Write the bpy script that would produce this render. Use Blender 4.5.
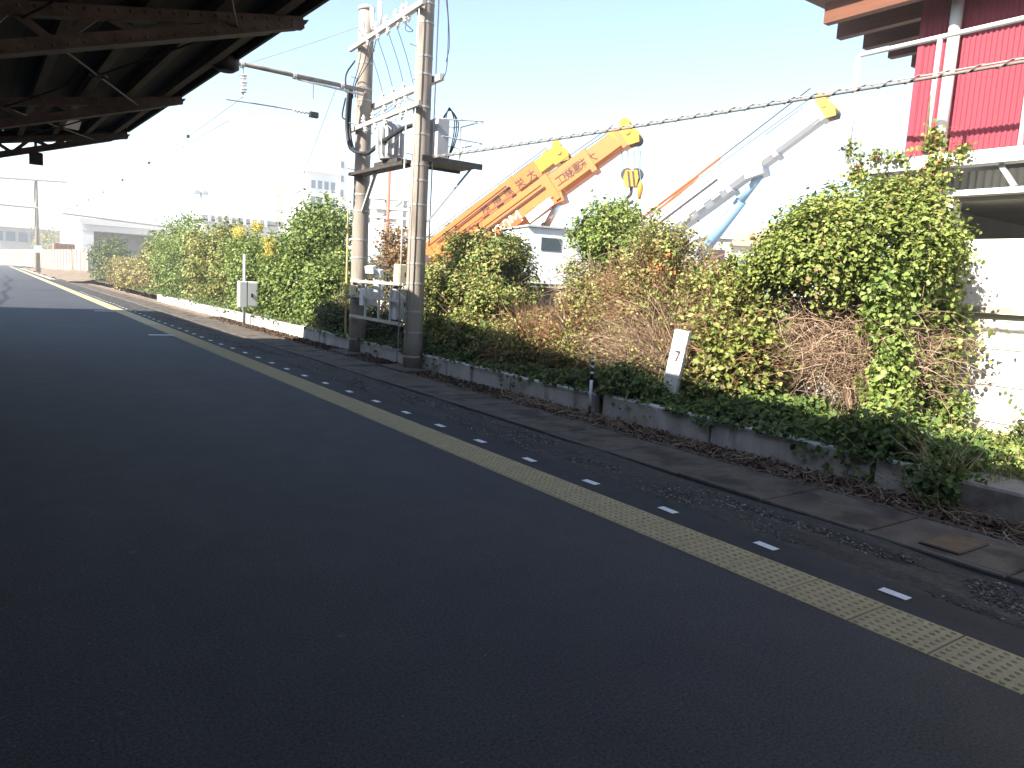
import bpy, bmesh, math, random
import numpy as np
from mathutils import Vector, Matrix
random.seed(11); rng = np.random.default_rng(11)
sc = bpy.context.scene
for o in list(bpy.data.objects): bpy.data.objects.remove(o)
C = sc.collection
# ------------------------------------------------------------------ camera
F, YAW, PITCH, ROLL, CH = 740.79, .6228, .1327, .0568, 1.6
fwd = np.array([math.sin(YAW)*math.cos(PITCH), math.cos(YAW)*math.cos(PITCH), -math.sin(PITCH)])
r0 = np.array([math.cos(YAW), -math.sin(YAW), 0]); u0 = np.cross(r0, fwd)
RT = math.cos(ROLL)*r0 + math.sin(ROLL)*u0; UP = -math.sin(ROLL)*r0 + math.cos(ROLL)*u0
cd = bpy.data.cameras.new('camera'); cam = bpy.data.objects.new('camera', cd); C.objects.link(cam)
cd.sensor_width = 36; cd.lens = F*36/1024; cd.clip_end = 3000; cd.clip_start = .05
M = Matrix.Identity(4)
for i in range(3):
    M[i][0] = RT[i]; M[i][1] = UP[i]; M[i][2] = -fwd[i]
M[2][3] = CH; cam.matrix_world = M; sc.camera = cam
def ray(x, y): return fwd + RT*(x-512)/F - UP*(y-384)/F
def at(x, y, **k):            # pixel direction met with a plane X=, Y= or Z=
    d = ray(x, y); (ax, v), = k.items(); i = 'XYZ'.index(ax); o = np.array([0, 0, CH])
    return o + d*(v-o[i])/d[i]
def far(x, y, D):             # pixel direction at horizontal distance D
    d = ray(x, y); d = d/math.hypot(d[0], d[1]); return np.array([0, 0, CH]) + d*D
# ------------------------------------------------------------------ light
LX, LY = 1.29, .12            # metres the light moves sideways per metre it falls
EL = math.atan(1/math.hypot(LX, LY)); AZ = math.atan2(-LX, -LY)
w = bpy.data.worlds.new('World'); sc.world = w; w.use_nodes = True
nt = w.node_tree; bg = nt.nodes['Background']; sky = nt.nodes.new('ShaderNodeTexSky')
sky.sky_type = 'NISHITA'; sky.sun_disc = False; sky.sun_elevation = EL; sky.sun_rotation = AZ
sky.air_density = 1.0; sky.dust_density = .8; sky.ozone_density = 1.0; sky.altitude = 0
nt.links.new(sky.outputs[0], bg.inputs[0]); bg.inputs[1].default_value = .085
sl = bpy.data.lights.new('sun', 'SUN'); sun = bpy.data.objects.new('sun', sl); C.objects.link(sun)
sl.energy = 5.0; sl.angle = math.radians(.53); sl.color = (1, .93, .82)
sun.rotation_euler = Vector((LX, LY, -1)).to_track_quat('-Z', 'Y').to_euler(); sun.location = (-40, -5, 40)
sc.view_settings.view_transform = 'Standard'; sc.view_settings.look = 'None'
sc.view_settings.gamma = 1; sc.view_settings.use_curve_mapping = False; sc.view_settings.exposure = 1.95
sc.render.engine = 'CYCLES'; sc.cycles.max_bounces = 6; sc.cycles.transparent_max_bounces = 4
# ------------------------------------------------------------------ materials
MATS = {}
def mat(name, col, rough=.8, var=.25, scale=6., bump=0., bscale=40., metal=0., dark=None, tint=None, trans=0., spec=.3, stretch=None, wear=None):
    """principled, colour broken up by two noises; tint = list of (pos, colour) for leaves; wear = (colour, scale, threshold)"""
    if name in MATS: return MATS[name]
    m = bpy.data.materials.new(name); m.use_nodes = True; n = m.node_tree; L = n.links
    b = n.nodes['Principled BSDF']; b.inputs['Roughness'].default_value = rough; b.inputs['Metallic'].default_value = metal
    b.inputs['Specular IOR Level'].default_value = spec
    out = n.nodes['Material Output']
    if tint:
        a = n.nodes.new('ShaderNodeAttribute'); a.attribute_name = 'tint'
        r = n.nodes.new('ShaderNodeValToRGB'); e = r.color_ramp.elements
        while len(e) > 1: e.remove(e[-1])
        e[0].position = tint[0][0]; e[0].color = (*tint[0][1], 1)
        for p, c in tint[1:]:
            q = e.new(p); q.color = (*c, 1)
        L.new(a.outputs['Fac'], r.inputs[0]); L.new(r.outputs[0], b.inputs['Base Color'])
        if trans:
            t = n.nodes.new('ShaderNodeBsdfTranslucent'); L.new(r.outputs[0], t.inputs[0])
            mx = n.nodes.new('ShaderNodeMixShader'); mx.inputs[0].default_value = trans
            L.new(b.outputs[0], mx.inputs[1]); L.new(t.outputs[0], mx.inputs[2]); L.new(mx.outputs[0], out.inputs[0])
        MATS[name] = m; return m
    tc = n.nodes.new('ShaderNodeTexCoord'); src = tc.outputs['Object']
    if stretch:
        mp = n.nodes.new('ShaderNodeMapping'); mp.inputs['Scale'].default_value = stretch
        L.new(src, mp.inputs[0]); src = mp.outputs[0]
    nz = n.nodes.new('ShaderNodeTexNoise'); nz.inputs['Scale'].default_value = scale; nz.inputs['Detail'].default_value = 8; nz.inputs['Roughness'].default_value = .65
    L.new(src, nz.inputs['Vector'])
    r = n.nodes.new('ShaderNodeValToRGB'); e = r.color_ramp.elements
    d = dark or tuple(c*(1-var) for c in col); l = tuple(min(1, c*(1+var)) for c in col)
    e[0].position = .3; e[0].color = (*d, 1); e[1].position = .72; e[1].color = (*l, 1)
    L.new(nz.outputs[0], r.inputs[0]); colo = r.outputs[0]
    if wear:
        n2 = n.nodes.new('ShaderNodeTexNoise'); n2.inputs['Scale'].default_value = wear[1]; n2.inputs['Detail'].default_value = 6
        L.new(src, n2.inputs['Vector'])
        r2 = n.nodes.new('ShaderNodeValToRGB'); r2.color_ramp.elements[0].position = wear[2]; r2.color_ramp.elements[1].position = wear[2]+.12
        L.new(n2.outputs[0], r2.inputs[0])
        mx = n.nodes.new('ShaderNodeMix'); mx.data_type = 'RGBA'; L.new(r2.outputs[0], mx.inputs[0]); L.new(colo, mx.inputs[6]); mx.inputs[7].default_value = (*wear[0], 1)
        colo = mx.outputs[2]
    L.new(colo, b.inputs['Base Color'])
    if bump:
        n3 = n.nodes.new('ShaderNodeTexNoise'); n3.inputs['Scale'].default_value = bscale; n3.inputs['Detail'].default_value = 4
        L.new(tc.outputs['Object'], n3.inputs['Vector'])
        bp = n.nodes.new('ShaderNodeBump'); bp.inputs['Strength'].default_value = bump; bp.inputs['Distance'].default_value = .01
        L.new(n3.outputs[0], bp.inputs['Height']); L.new(bp.outputs[0], b.inputs['Normal'])
    MATS[name] = m; return m
def glassmat(name, col, rough=.08):
    if name in MATS: return MATS[name]
    m = bpy.data.materials.new(name); m.use_nodes = True; b = m.node_tree.nodes['Principled BSDF']
    b.inputs['Base Color'].default_value = (*col, 1); b.inputs['Roughness'].default_value = rough
    MATS[name] = m; return m
def asphalt(name):
    m = bpy.data.materials.new(name); m.use_nodes = True; n = m.node_tree; L = n.links; b = n.nodes['Principled BSDF']; b.inputs['Specular IOR Level'].default_value = .35
    tc = n.nodes.new('ShaderNodeTexCoord')
    def noise(sc_, det=6, st=None):
        q = n.nodes.new('ShaderNodeTexNoise'); q.inputs['Scale'].default_value = sc_; q.inputs['Detail'].default_value = det; q.inputs['Roughness'].default_value = .6
        src = tc.outputs['Object']
        if st: mp = n.nodes.new('ShaderNodeMapping'); mp.inputs['Scale'].default_value = st; L.new(src, mp.inputs[0]); src = mp.outputs[0]
        L.new(src, q.inputs['Vector']); return q.outputs[0]
    def ramp(x, p0, p1, c0, c1):
        r = n.nodes.new('ShaderNodeValToRGB'); e = r.color_ramp.elements; e[0].position = p0; e[1].position = p1; e[0].color = (*c0, 1); e[1].color = (*c1, 1); L.new(x, r.inputs[0]); return r.outputs[0]
    def mix(f, a_, b_, mode='MIX'):
        x = n.nodes.new('ShaderNodeMix'); x.data_type = 'RGBA'; x.blend_type = mode
        if isinstance(f, float): x.inputs[0].default_value = f
        else: L.new(f, x.inputs[0])
        L.new(a_, x.inputs[6])
        if isinstance(b_, tuple): x.inputs[7].default_value = (*b_, 1)
        else: L.new(b_, x.inputs[7])
        return x.outputs[2]
    base = ramp(noise(.55, 8), .32, .7, (.028, .0312, .0375), (.038, .0415, .048))            # broad patches
    base = mix(1., base, ramp(noise(1.1, 5, (1, .12, 1)), .35, .7, (.9, .9, .9), (1.1, 1.1, 1.1)), 'MULTIPLY')  # worn walking lines
    base = mix(1., base, ramp(noise(75, 3), .35, .68, (.5, .5, .5), (1.7, 1.7, 1.7)), 'MULTIPLY')         # stone grain
    base = mix(ramp(noise(62, 2), .70, .73, (0, 0, 0), (1, 1, 1)), base, (.15, .15, .15))                           # pale chips
    base = mix(ramp(noise(1.9, 7), .66, .76, (0, 0, 0), (.4, .4, .4)), base, (.022, .023, .025))                   # dark stains
    v = n.nodes.new('ShaderNodeTexVoronoi'); v.inputs['Scale'].default_value = 2.1; L.new(tc.outputs['Object'], v.inputs['Vector'])
    base = mix(ramp(v.outputs['Distance'], .035, .05, (.55, .55, .55), (0, 0, 0)), base, (.085, .085, .085))         # trodden gum spots
    L.new(base, b.inputs['Base Color']); L.new(ramp(noise(3, 5), .3, .7, (.74, .74, .74), (.82, .82, .82)), b.inputs['Roughness'])
    bp = n.nodes.new('ShaderNodeBump'); bp.inputs['Strength'].default_value = .55; bp.inputs['Distance'].default_value = .006; L.new(noise(150, 4), bp.inputs['Height']); L.new(bp.outputs[0], b.inputs['Normal'])
    MATS[name] = m; return m
ASPH = asphalt('asphalt')
ASPH2 = mat('edge_asphalt', (.029, .0315, .036), .85, .3, 3, .5, 130, wear=((.07, .07, .068), 180, .64))
AGG = mat('exposed_aggregate', (.042, .039, .036), .9, .5, 20, .8, 60, wear=((.07, .064, .058), 9, .6))
STONE = mat('pebble', (.2, .19, .175), .8, .5, 9)
SLAB = mat('old_concrete_slab', (.09, .074, .06), .92, .4, 4, .6, 70, wear=((.04, .034, .028), 2.6, .5))
EDGE = mat('concrete_edge', (.09, .079, .067), .9, .3, 8, .5, 60)
YEL = mat('tactile_yellow', (.36, .3, .17), .75, .16, 9, .15, 80, wear=((.2, .165, .1), 22, .6))
WHITE_PAINT = mat('white_road_paint', (.7, .72, .72), .7, .12, 30, wear=((.3, .3, .3), 70, .66))
DIRT = mat('dirt', (.17, .125, .085), .95, .4, 5, .8, 50, wear=((.08, .06, .045), 2.4, .55))
SOIL = mat('planter_soil', (.1, .072, .045), .95, .4, 8, .8, 50)
YARD = mat('yard_ground', (.3, .28, .25), .95, .2, .3)
LOWWALL = mat('weathered_low_wall', (.38, .37, .35), .9, .28, 3, .5, 50, stretch=(1, 1, .25), wear=((.13, .125, .11), 3.4, .58))
PANEL = mat('concrete_panel', (.56, .53, .47), .88, .1, 2.2, .3, 60, wear=((.44, .4, .34), 2.2, .64))
COPE = mat('concrete_coping', (.27, .24, .2), .9, .3, 6)
POLE = mat('pole_concrete', (.25, .215, .18), .85, .16, 4, .3, 60, stretch=(1, 1, .2), wear=((.17, .14, .115), 5, .55))
GALV = mat('galvanised_steel', (.5, .5, .48), .5, .2, 12, metal=.25)
BAND = mat('pole_band_steel', (.36, .34, .31), .5, .2, 12, metal=.2)
DSTEEL = mat('dark_steel', (.045, .038, .033), .7, .4, 10)
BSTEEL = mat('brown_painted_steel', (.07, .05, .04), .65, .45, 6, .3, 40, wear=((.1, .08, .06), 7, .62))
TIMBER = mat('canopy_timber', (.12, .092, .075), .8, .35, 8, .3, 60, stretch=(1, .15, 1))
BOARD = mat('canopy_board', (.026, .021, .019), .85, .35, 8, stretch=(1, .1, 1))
ROOFM = mat('canopy_roof_sheet', (.12, .12, .12), .6, .2, 3)
BLACK = mat('black_rubber', (.02, .02, .022), .55, .2, 10)
PORC = mat('porcelain', (.74, .73, .7), .25, .06, 20, spec=.5)
BOXW = mat('white_box_paint', (.66, .68, .68), .5, .06, 5, wear=((.48, .46, .42), 8, .68))
BOXY = mat('cream_box_paint', (.62, .54, .36), .55, .1, 5)
CONDY = mat('yellow_conduit', (.5, .38, .16), .6, .15, 8)
RUST = mat('rusty_plate', (.11, .072, .045), .85, .35, 9, .5, 60)
REDS = mat('red_siding', (.235, .034, .052), .65, .1, 1.2, stretch=(1, 1, .15))
WOOD = mat('eaves_wood', (.125, .045, .022), .6, .3, 7, stretch=(1, .12, 1))
WSTEEL = mat('white_painted_steel', (.6, .6, .58), .5, .07, 5)
GSTEEL = mat('grey_painted_steel', (.36, .37, .38), .5, .12, 5)
RENDER = mat('white_render', (.6, .56, .49), .85, .1, 1.2, stretch=(1, 1, .2))
DARKIN = mat('interior_shade', (.035, .02, .02), .9, .3, 2)  # shade of unlit interiors put into a near-black colour
ORANGE = mat('crane_orange', (.42, .118, .01), .45, .07, 2, spec=.5)
ORANGE2 = mat('crane_deep_orange', (.34, .085, .015), .5, .1, 3)
YELLOWC = mat('crane_yellow', (.46, .21, .02), .45, .08, 3)
WCRANE = mat('crane_white', (.36, .375, .4), .45, .05, 2, spec=.5)
BCRANE = mat('crane_blue', (.16, .27, .38), .5, .08, 3)
CHROME = mat('chrome_rod', (.6, .66, .72), .2, .05, 3, metal=.6)
TYRE = mat('tyre', (.025, .025, .027), .9, .2, 10)
INK = mat('boom_lettering', (.06, .035, .03), .7, .05, 3)
INKW = mat('white_lettering', (.8, .78, .72), .7, .05, 3)
GLASS = glassmat('window_glass', (.05, .07, .08)); GLASSB = glassmat('far_window_glass', (.07, .11, .15), .2)
BROOF = mat('brown_roof_tile', (.36, .2, .15), .8, .2, 2)
PALE = mat('pale_far_paint', (.62, .62, .6), .85, .06, .5); GREYF = mat('grey_far_concrete', (.34, .33, .31), .9, .15, .6)
TEAL = mat('pale_teal_sheet', (.3, .48, .48), .7, .1, 1)
REDP = mat('red_mast_paint', (.5, .12, .07), .6, .1, 3)
BARK = mat('bark', (.13, .088, .055), .95, .4, 20, .5, 60)
TWIG = mat('dry_twig', (.24, .155, .095), .9, tint=[(0, (.14, .085, .055)), (.5, (.29, .19, .125)), (1, (.5, .38, .27))])
TWIGR = mat('reddish_twig', (.2, .1, .06), .9, tint=[(0, (.1, .05, .03)), (.5, (.23, .115, .065)), (1, (.36, .22, .12))])
LITTER = mat('leaf_litter', (.15, .09, .05), .9, tint=[(0, (.03, .02, .014)), (.5, (.085, .053, .034)), (.85, (.15, .1, .065)), (1, (.24, .19, .14))])
def leafmat(n, *cols, trans=.25): return mat(n, cols[0], .55, tint=[(i/(len(cols)-1), c) for i, c in enumerate(cols)], trans=trans, spec=.35)
L_HEDGE = leafmat('hedge_leaf', (0.047, 0.084, 0.021), (0.104, 0.160, 0.036), (0.177, 0.229, 0.056), (0.320, 0.336, 0.099))
L_DARK = leafmat('dark_leaf', (0.028, 0.048, 0.024), (0.056, 0.084, 0.033), (0.111, 0.137, 0.050), (0.197, 0.202, 0.084))
L_OLIVE = leafmat('olive_leaf', (0.088, 0.091, 0.028), (0.184, 0.183, 0.053), (0.303, 0.275, 0.092), (0.448, 0.359, 0.158))
L_BEIGE = leafmat('straw_leaf', (.11, .095, .04), (.21, .18, .075), (.32, .265, .12), (.4, .33, .17))
L_VINE = leafmat('vine_leaf', (0.077, 0.112, 0.023), (0.154, 0.201, 0.040), (0.237, 0.268, 0.063), (0.358, 0.354, 0.116))
L_IVY = leafmat('ivy_leaf', (0.026, 0.052, 0.015), (0.058, 0.104, 0.025), (0.105, 0.157, 0.032), (0.168, 0.199, 0.057))
L_BRIGHT = leafmat('bright_leaf', (0.077, 0.128, 0.027), (0.154, 0.220, 0.047), (0.256, 0.305, 0.079), (0.384, 0.403, 0.137))
L_BROWN = leafmat('dying_leaf', (.09, .05, .028), (.19, .1, .05), (.3, .19, .09), (.25, .25, .08))
L_GOLD = leafmat('goldenrod_bloom', (.38, .32, .06), (.55, .46, .09), (.62, .54, .2))
L_RED = leafmat('autumn_leaf', (.25, .05, .02), (.42, .1, .03), (.5, .22, .06))
# ------------------------------------------------------------------ mesh builder
def W(o): return (W(o.parent) @ o.matrix_parent_inverse if o.parent else Matrix.Identity(4)) @ o.matrix_basis
def adopt(o, parent):         # parent it where it already stands (all parts are built in world metres)
    o.parent = parent; o.matrix_parent_inverse = W(parent).inverted()
class MB:
    def __init__(s): s.v = []; s.f = []
    def add(s, vs, fs):
        k = len(s.v); s.v += [tuple(map(float, p)) for p in vs]; s.f += [tuple(i+k for i in q) for q in fs]; return s
    def box(s, x0, x1, y0, y1, z0, z1):
        return s.add([(x0,y0,z0),(x1,y0,z0),(x1,y1,z0),(x0,y1,z0),(x0,y0,z1),(x1,y0,z1),(x1,y1,z1),(x0,y1,z1)],
                     [(0,3,2,1),(4,5,6,7),(0,1,5,4),(1,2,6,5),(2,3,7,6),(3,0,4,7)])
    def bev(s, x0, x1, y0, y1, z0, z1, b=.01):      # box with chamfered top
        return s.add([(x0,y0,z0),(x1,y0,z0),(x1,y1,z0),(x0,y1,z0),(x0,y0,z1-b),(x1,y0,z1-b),(x1,y1,z1-b),(x0,y1,z1-b),
                      (x0+b,y0+b,z1),(x1-b,y0+b,z1),(x1-b,y1-b,z1),(x0+b,y1-b,z1)],
                     [(0,3,2,1),(0,1,5,4),(1,2,6,5),(2,3,7,6),(3,0,4,7),(4,5,9,8),(5,6,10,9),(6,7,11,10),(7,4,8,11),(8,9,10,11)])
    def beam(s, p, q, wd, ht, up=(0,0,1), w2=None, h2=None):
        p = Vector(p); q = Vector(q); d = (q-p).normalized(); sd = d.cross(Vector(up)).normalized(); u = sd.cross(d)
        w2 = wd if w2 is None else w2; h2 = ht if h2 is None else h2
        vs = []
        for o, a, h in ((p, wd, ht), (q, w2, h2)):
            for i, j in ((-1,-1),(1,-1),(1,1),(-1,1)): vs.append(o+sd*(i*a/2)+u*(j*h/2))
        return s.add(vs, [(0,1,2,3),(7,6,5,4),(0,4,5,1),(1,5,6,2),(2,6,7,3),(3,7,4,0)])
    def tube(s, pts, r, n=8, cap=True):
        pts = [Vector(p) for p in pts]; rs = r if isinstance(r, (list, tuple)) else [r]*len(pts)
        k = len(s.v); ref = None
        for i, p in enumerate(pts):
            d = (pts[min(i+1, len(pts)-1)]-pts[max(i-1, 0)])
            if d.length < 1e-9: d = Vector((0, 0, 1))
            d.normalize()
            if ref is None: ref = d.orthogonal().normalized()
            a = (ref-d*ref.dot(d))
            a = a.normalized() if a.length > 1e-6 else d.orthogonal().normalized()
            ref = a; b = d.cross(a)
            for j in range(n):
                t = 2*math.pi*j/n; s.v.append(tuple(p+(a*math.cos(t)+b*math.sin(t))*rs[i]))
        for i in range(len(pts)-1):
            for j in range(n):
                s.f.append((k+i*n+j, k+i*n+(j+1)%n, k+(i+1)*n+(j+1)%n, k+(i+1)*n+j))
        if cap:
            s.f.append(tuple(k+j for j in reversed(range(n)))); e = k+(len(pts)-1)*n; s.f.append(tuple(e+j for j in range(n)))
        return s
    def disc(s, c, axis, r, h, n=16): 
        c = Vector(c); a = Vector(axis).normalized(); return s.tube([c-a*h/2, c+a*h/2], r, n)
    def poly(s, pts, off):                        # flat outline given a thickness vector
        n = len(pts); off = Vector(off); a = [Vector(p) for p in pts]; b = [p+off for p in a]
        return s.add(a+b, [tuple(reversed(range(n))), tuple(range(n, 2*n))]+[(i, (i+1)%n, n+(i+1)%n, n+i) for i in range(n)])
    def build(s, name, m, parent=None, smooth=False, loc=None):
        me = bpy.data.meshes.new(name); me.from_pydata(s.v, [], s.f); me.materials.append(m); me.validate()
        bm = bmesh.new(); bm.from_mesh(me); bmesh.ops.recalc_face_normals(bm, faces=bm.faces); bm.to_mesh(me); bm.free()
        o = bpy.data.objects.new(name, me); C.objects.link(o)
        if smooth:
            for p in me.polygons: p.use_smooth = len(p.vertices) == 4
        if parent: adopt(o, parent)
        if loc is not None: o.location = loc
        return o
def tag(o, label=None, cat=None, group=None, kind=None):
    if label: o['label'] = label
    if cat: o['category'] = cat
    if group: o['group'] = group
    if kind: o['kind'] = kind
    return o
def thing(name, label, cat, loc=(0, 0, 0), group=None, rz=0):
    o = bpy.data.objects.new(name, None); C.objects.link(o); o.location = loc; o.rotation_euler.z = rz; o.empty_display_size = .2
    return tag(o, label, cat, group)
def inst(src, name, parent, loc, rz=0):
    o = bpy.data.objects.new(name, src.data); C.objects.link(o); adopt(o, parent); o.location = loc; o.rotation_euler.z = rz; return o
def sag(p, q, s, n=14): 
    p = np.array(p, float); q = np.array(q, float)
    return [tuple(p+(q-p)*t-np.array([0, 0, s*4*t*(1-t)])) for t in np.linspace(0, 1, n)]
def arc(pts, n=6):            # smooth curve through points (Catmull-Rom)
    P = [np.array(p, float) for p in pts]; P = [2*P[0]-P[1]]+P+[2*P[-1]-P[-2]]; o = []
    for i in range(1, len(P)-2):
        for t in np.linspace(0, 1, n, endpoint=False):
            a, b, c, d = P[i-1:i+3]; o.append(tuple(.5*((2*b)+(c-a)*t+(2*a-5*b+4*c-d)*t*t+(-a+3*b-3*c+d)*t**3)))
    return o+[tuple(P[-2])]
# ------------------------------------------------------------------ foliage
def fastmesh(name, V, Fc, tint, m, parent):
    me = bpy.data.meshes.new(name); nf, k = Fc.shape
    me.vertices.add(len(V)); me.vertices.foreach_set('co', V.astype(np.float32).ravel())
    me.loops.add(nf*k); me.loops.foreach_set('vertex_index', Fc.astype(np.int32).ravel())
    me.polygons.add(nf); me.polygons.foreach_set('loop_start', np.arange(0, nf*k, k, dtype=np.int32)); me.polygons.foreach_set('loop_total', np.full(nf, k, np.int32))
    a = me.attributes.new('tint', 'FLOAT', 'FACE'); a.data.foreach_set('value', tint.astype(np.float32))
    me.materials.append(m); me.update(calc_edges=True)
    o = bpy.data.objects.new(name, me); C.objects.link(o)
    if parent: adopt(o, parent)
    return o
def unit(a): return a/np.maximum(1e-9, np.linalg.norm(a, axis=-1, keepdims=True))
def leaves(name, P, N, size, m, parent=None, tint=None, aspect=.62, fold=.25):
    n = len(P); N = unit(N); t = unit(np.cross(N, rng.normal(size=(n, 3)))); b = np.cross(N, t)
    s = (size*(.6+.8*rng.random(n)))[:, None]
    V = np.empty((n, 6, 3)); wd = aspect
    V[:, 0] = P-t*s*.5
    V[:, 1] = P-t*s*.12+b*s*wd*.5+N*s*fold*wd*.5
    V[:, 2] = P+t*s*.22+b*s*wd*.38+N*s*fold*wd*.35
    V[:, 3] = P+t*s*.5-N*s*.12
    V[:, 4] = P+t*s*.22-b*s*wd*.38+N*s*fold*wd*.35
    V[:, 5] = P-t*s*.12-b*s*wd*.5+N*s*fold*wd*.5
    i = np.arange(n)[:, None]*6
    Fc = np.concatenate([i+[0, 3, 2, 1], i+[0, 5, 4, 3]], 1).reshape(-1, 4)
    if tint is None: tint = rng.random(n)
    o = fastmesh(name, V.reshape(-1, 3), Fc, np.repeat(np.clip(tint, 0, 1), 2), m, parent)
    if parent: o['kind'] = 'stuff'
    return o
def twigs(name, P, D, length, r, m, parent=None, seg=4, droop=.25, wig=.25, tint=None):
    n = len(P); D = unit(D); L = (np.ones(n)*length if np.isscalar(length) else length)[:, None]
    pts = [P]; d = D.copy()
    for k in range(seg):
        d = unit(d+rng.normal(size=(n, 3))*wig+np.array([0, 0, -droop])*(k/seg)); pts.append(pts[-1]+d*L/seg)
    V = np.empty((n, seg+1, 3, 3))
    a = unit(np.cross(D, rng.normal(size=(n, 3)))); b = np.cross(D, a); rr = (np.ones(n)*r if np.isscalar(r) else r)[:, None]
    for k in range(seg+1):
        q = rr*(1-.75*k/seg)
        for j in range(3): V[:, k, j] = pts[k]+(a*math.cos(2.094*j)+b*math.sin(2.094*j))*q
    base = (np.arange(n)*(seg+1)*3)[:, None]; Fs = []
    for k in range(seg):
        for j in range(3):
            Fs.append(base+[k*3+j, k*3+(j+1)%3, (k+1)*3+(j+1)%3, (k+1)*3+j])
    Fc = np.stack(Fs, 1).reshape(-1, 4)
    if tint is None: tint = rng.random(n)
    o = fastmesh(name, V.reshape(-1, 3), Fc, np.repeat(tint, seg*3), m, parent)
    if parent: o['kind'] = 'stuff'
    return o, pts
def sphere(n): return unit(rng.normal(size=(n, 3)))
def blobpts(blobs, n, lo=.7, hi=1.05, lump=.16, zmin=None):
    B = np.array(blobs, float); vol = (B[:, 3]*B[:, 4]*B[:, 5])**(2/3); k = rng.choice(len(B), n*2, p=vol/vol.sum())
    d = sphere(n*2); ph = rng.random((len(B), 3))*6
    f = lo+(hi-lo)*rng.random(n*2)**.6
    f = f*(1+lump*(np.sin(d[:, 0]*5+ph[k, 0])+np.sin(d[:, 1]*6+ph[k, 1])+np.sin(d[:, 2]*5+ph[k, 2]))/2)
    P = B[k, :3]+d*B[k, 3:]*f[:, None]; ok = np.ones(n*2, bool)
    for j in range(len(B)):
        q = np.linalg.norm((P-B[j, :3])/B[j, 3:], axis=1); ok &= (q > lo*.85) | (k == j)
    if zmin is not None: ok &= P[:, 2] > zmin
    return P[ok][:n], unit(d/B[k, 3:])[ok][:n]
def clump(P, N, per, rad, up=.5, jit=.55):
    n = len(P)*per; c = np.repeat(np.arange(len(P)), per)
    Q = P[c]+rng.normal(size=(n, 3))*rad
    M = N[c]*.6+rng.normal(size=(n, 3))*jit+np.array([0, 0, up]); return Q, M, c
def shoots(blobs, n, length, size, m, parent, per=9, up=.7):
    P, N = blobpts(blobs, n, .9, 1.0, .12); k = (N[:, 2] > -.1); P, N = P[k], N[k]
    if len(P) == 0: return
    _, pts = twigs('shoot', P, N*.8+rng.normal(size=P.shape)*.35+[0, 0, up], length*(.5+.9*rng.random(len(P))), .004, TWIGG, parent, 4, .5, .2)
    Q = []
    for j in range(per): f = .15+.85*j/(per-1)*4*.999/4; a = f*4; i = int(min(a, 3)); Q.append(pts[i]+(pts[i+1]-pts[i])*(a-i)+rng.normal(size=P.shape)*size*.35)
    Q = np.concatenate(Q); leaves('shoot_leaf', Q, rng.normal(size=Q.shape)*.6+[-.2, 0, .6], size, m, parent, .35+.6*rng.random(len(Q)), .6)
TWIGG = mat('green_twig', (.12, .12, .05), .8, tint=[(0, (.07, .065, .03)), (1, (.17, .17, .07))])
def bush(name, label, cat, blobs, ncl, per, size, lm, group=None, rad=.1, ground=.25, lump=.24, stems=5, tw=120, bare=0., twm=None, mix=None, lo=.66, aspect=.62, tbias=0., hf_=5.0, sh=70):
    B = np.array(blobs, float); base = (B[:, 0].mean(), B[:, 1].mean(), ground)
    t = thing(name, label, cat, base, group)
    P, N = blobpts(blobs, ncl, lo, 1.04, lump, ground)
    q3 = np.sin(P[:, 0]*6.1+P[:, 1]*2.3+B[0, 1])+np.sin(P[:, 1]*hf_+P[:, 2]*3.1)+np.sin(P[:, 2]*hf_*1.3+P[:, 0]*2.2+1.3); k3 = q3 > -.85+.5*rng.random(len(P)); P = P[k3]; N = N[k3]
    if bare: 
        keep = rng.random(len(P)) > bare; P = P[keep]; N = N[keep]
    Pi, Ni = blobpts(blobs, ncl//4, .25, lo, .1, ground); P = np.concatenate([P, Pi]); N = np.concatenate([N, Ni])
    Q, Mn, c = clump(P, N, per, rad); tn = rng.beta(2.2, 2.2, len(P))[c]*.65+rng.random(len(c))*.4-.03+tbias
    leaves('foliage', Q, Mn, size, lm, t, tn, aspect)
    if mix:
        sel = rng.choice(len(Q), int(len(Q)*mix[1])); leaves('mixed_foliage', Q[sel]+rng.normal(size=(len(sel), 3))*.05, Mn[sel], size, mix[0], t, None, aspect)
    if sh: shoots(blobs, sh, 3.2*size+.1, size, lm, t)
    for b in B:
        for k in range(max(1, stems//len(B)+1)):
            x, y = b[0]+random.uniform(-.5, .5)*b[3]*.5, b[1]+random.uniform(-.5, .5)*b[4]*.5
            d = sphere(1)[0]; d[2] = abs(d[2]); e = b[:3]+d*b[3:]*.8
            MB().tube(arc([(x, y, ground-.1), ((x+b[0])/2+random.uniform(-.1, .1), (y+b[1])/2, max(ground+.2, (ground+b[2])/2)), tuple(e)], 4), [.035-.003*i for i in range(9)], 5).build('stem', BARK, t)
    if tw:
        P, N = blobpts(blobs, tw, .35, .8, .1, ground); twigs('twig', P, N+np.array([0, 0, .4]), .35+.4*rng.random(len(P)), .006, twm or TWIG, t, 3)
    return t
# ================================================================== the setting
Y0, Y1 = -14., 150.
g = MB(); g.add([(-300, -200, -.12), (500, -200, -.12), (500, 700, -.12), (-300, 700, -.12)], [(0, 1, 2, 3)])
tag(g.build('ground', YARD), kind='structure')
# platform: tarmac field left of the tactile strip, and the tarmac band right of it
pf = MB().box(-7.5, 3.535, Y0, Y1, -.11, 0).build('platform', ASPH); tag(pf, kind='structure')
band = MB().box(3.545, 4.3, Y0, Y1, -.11, -.004).build('platform_edge_band', ASPH2); tag(band, kind='structure')
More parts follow.
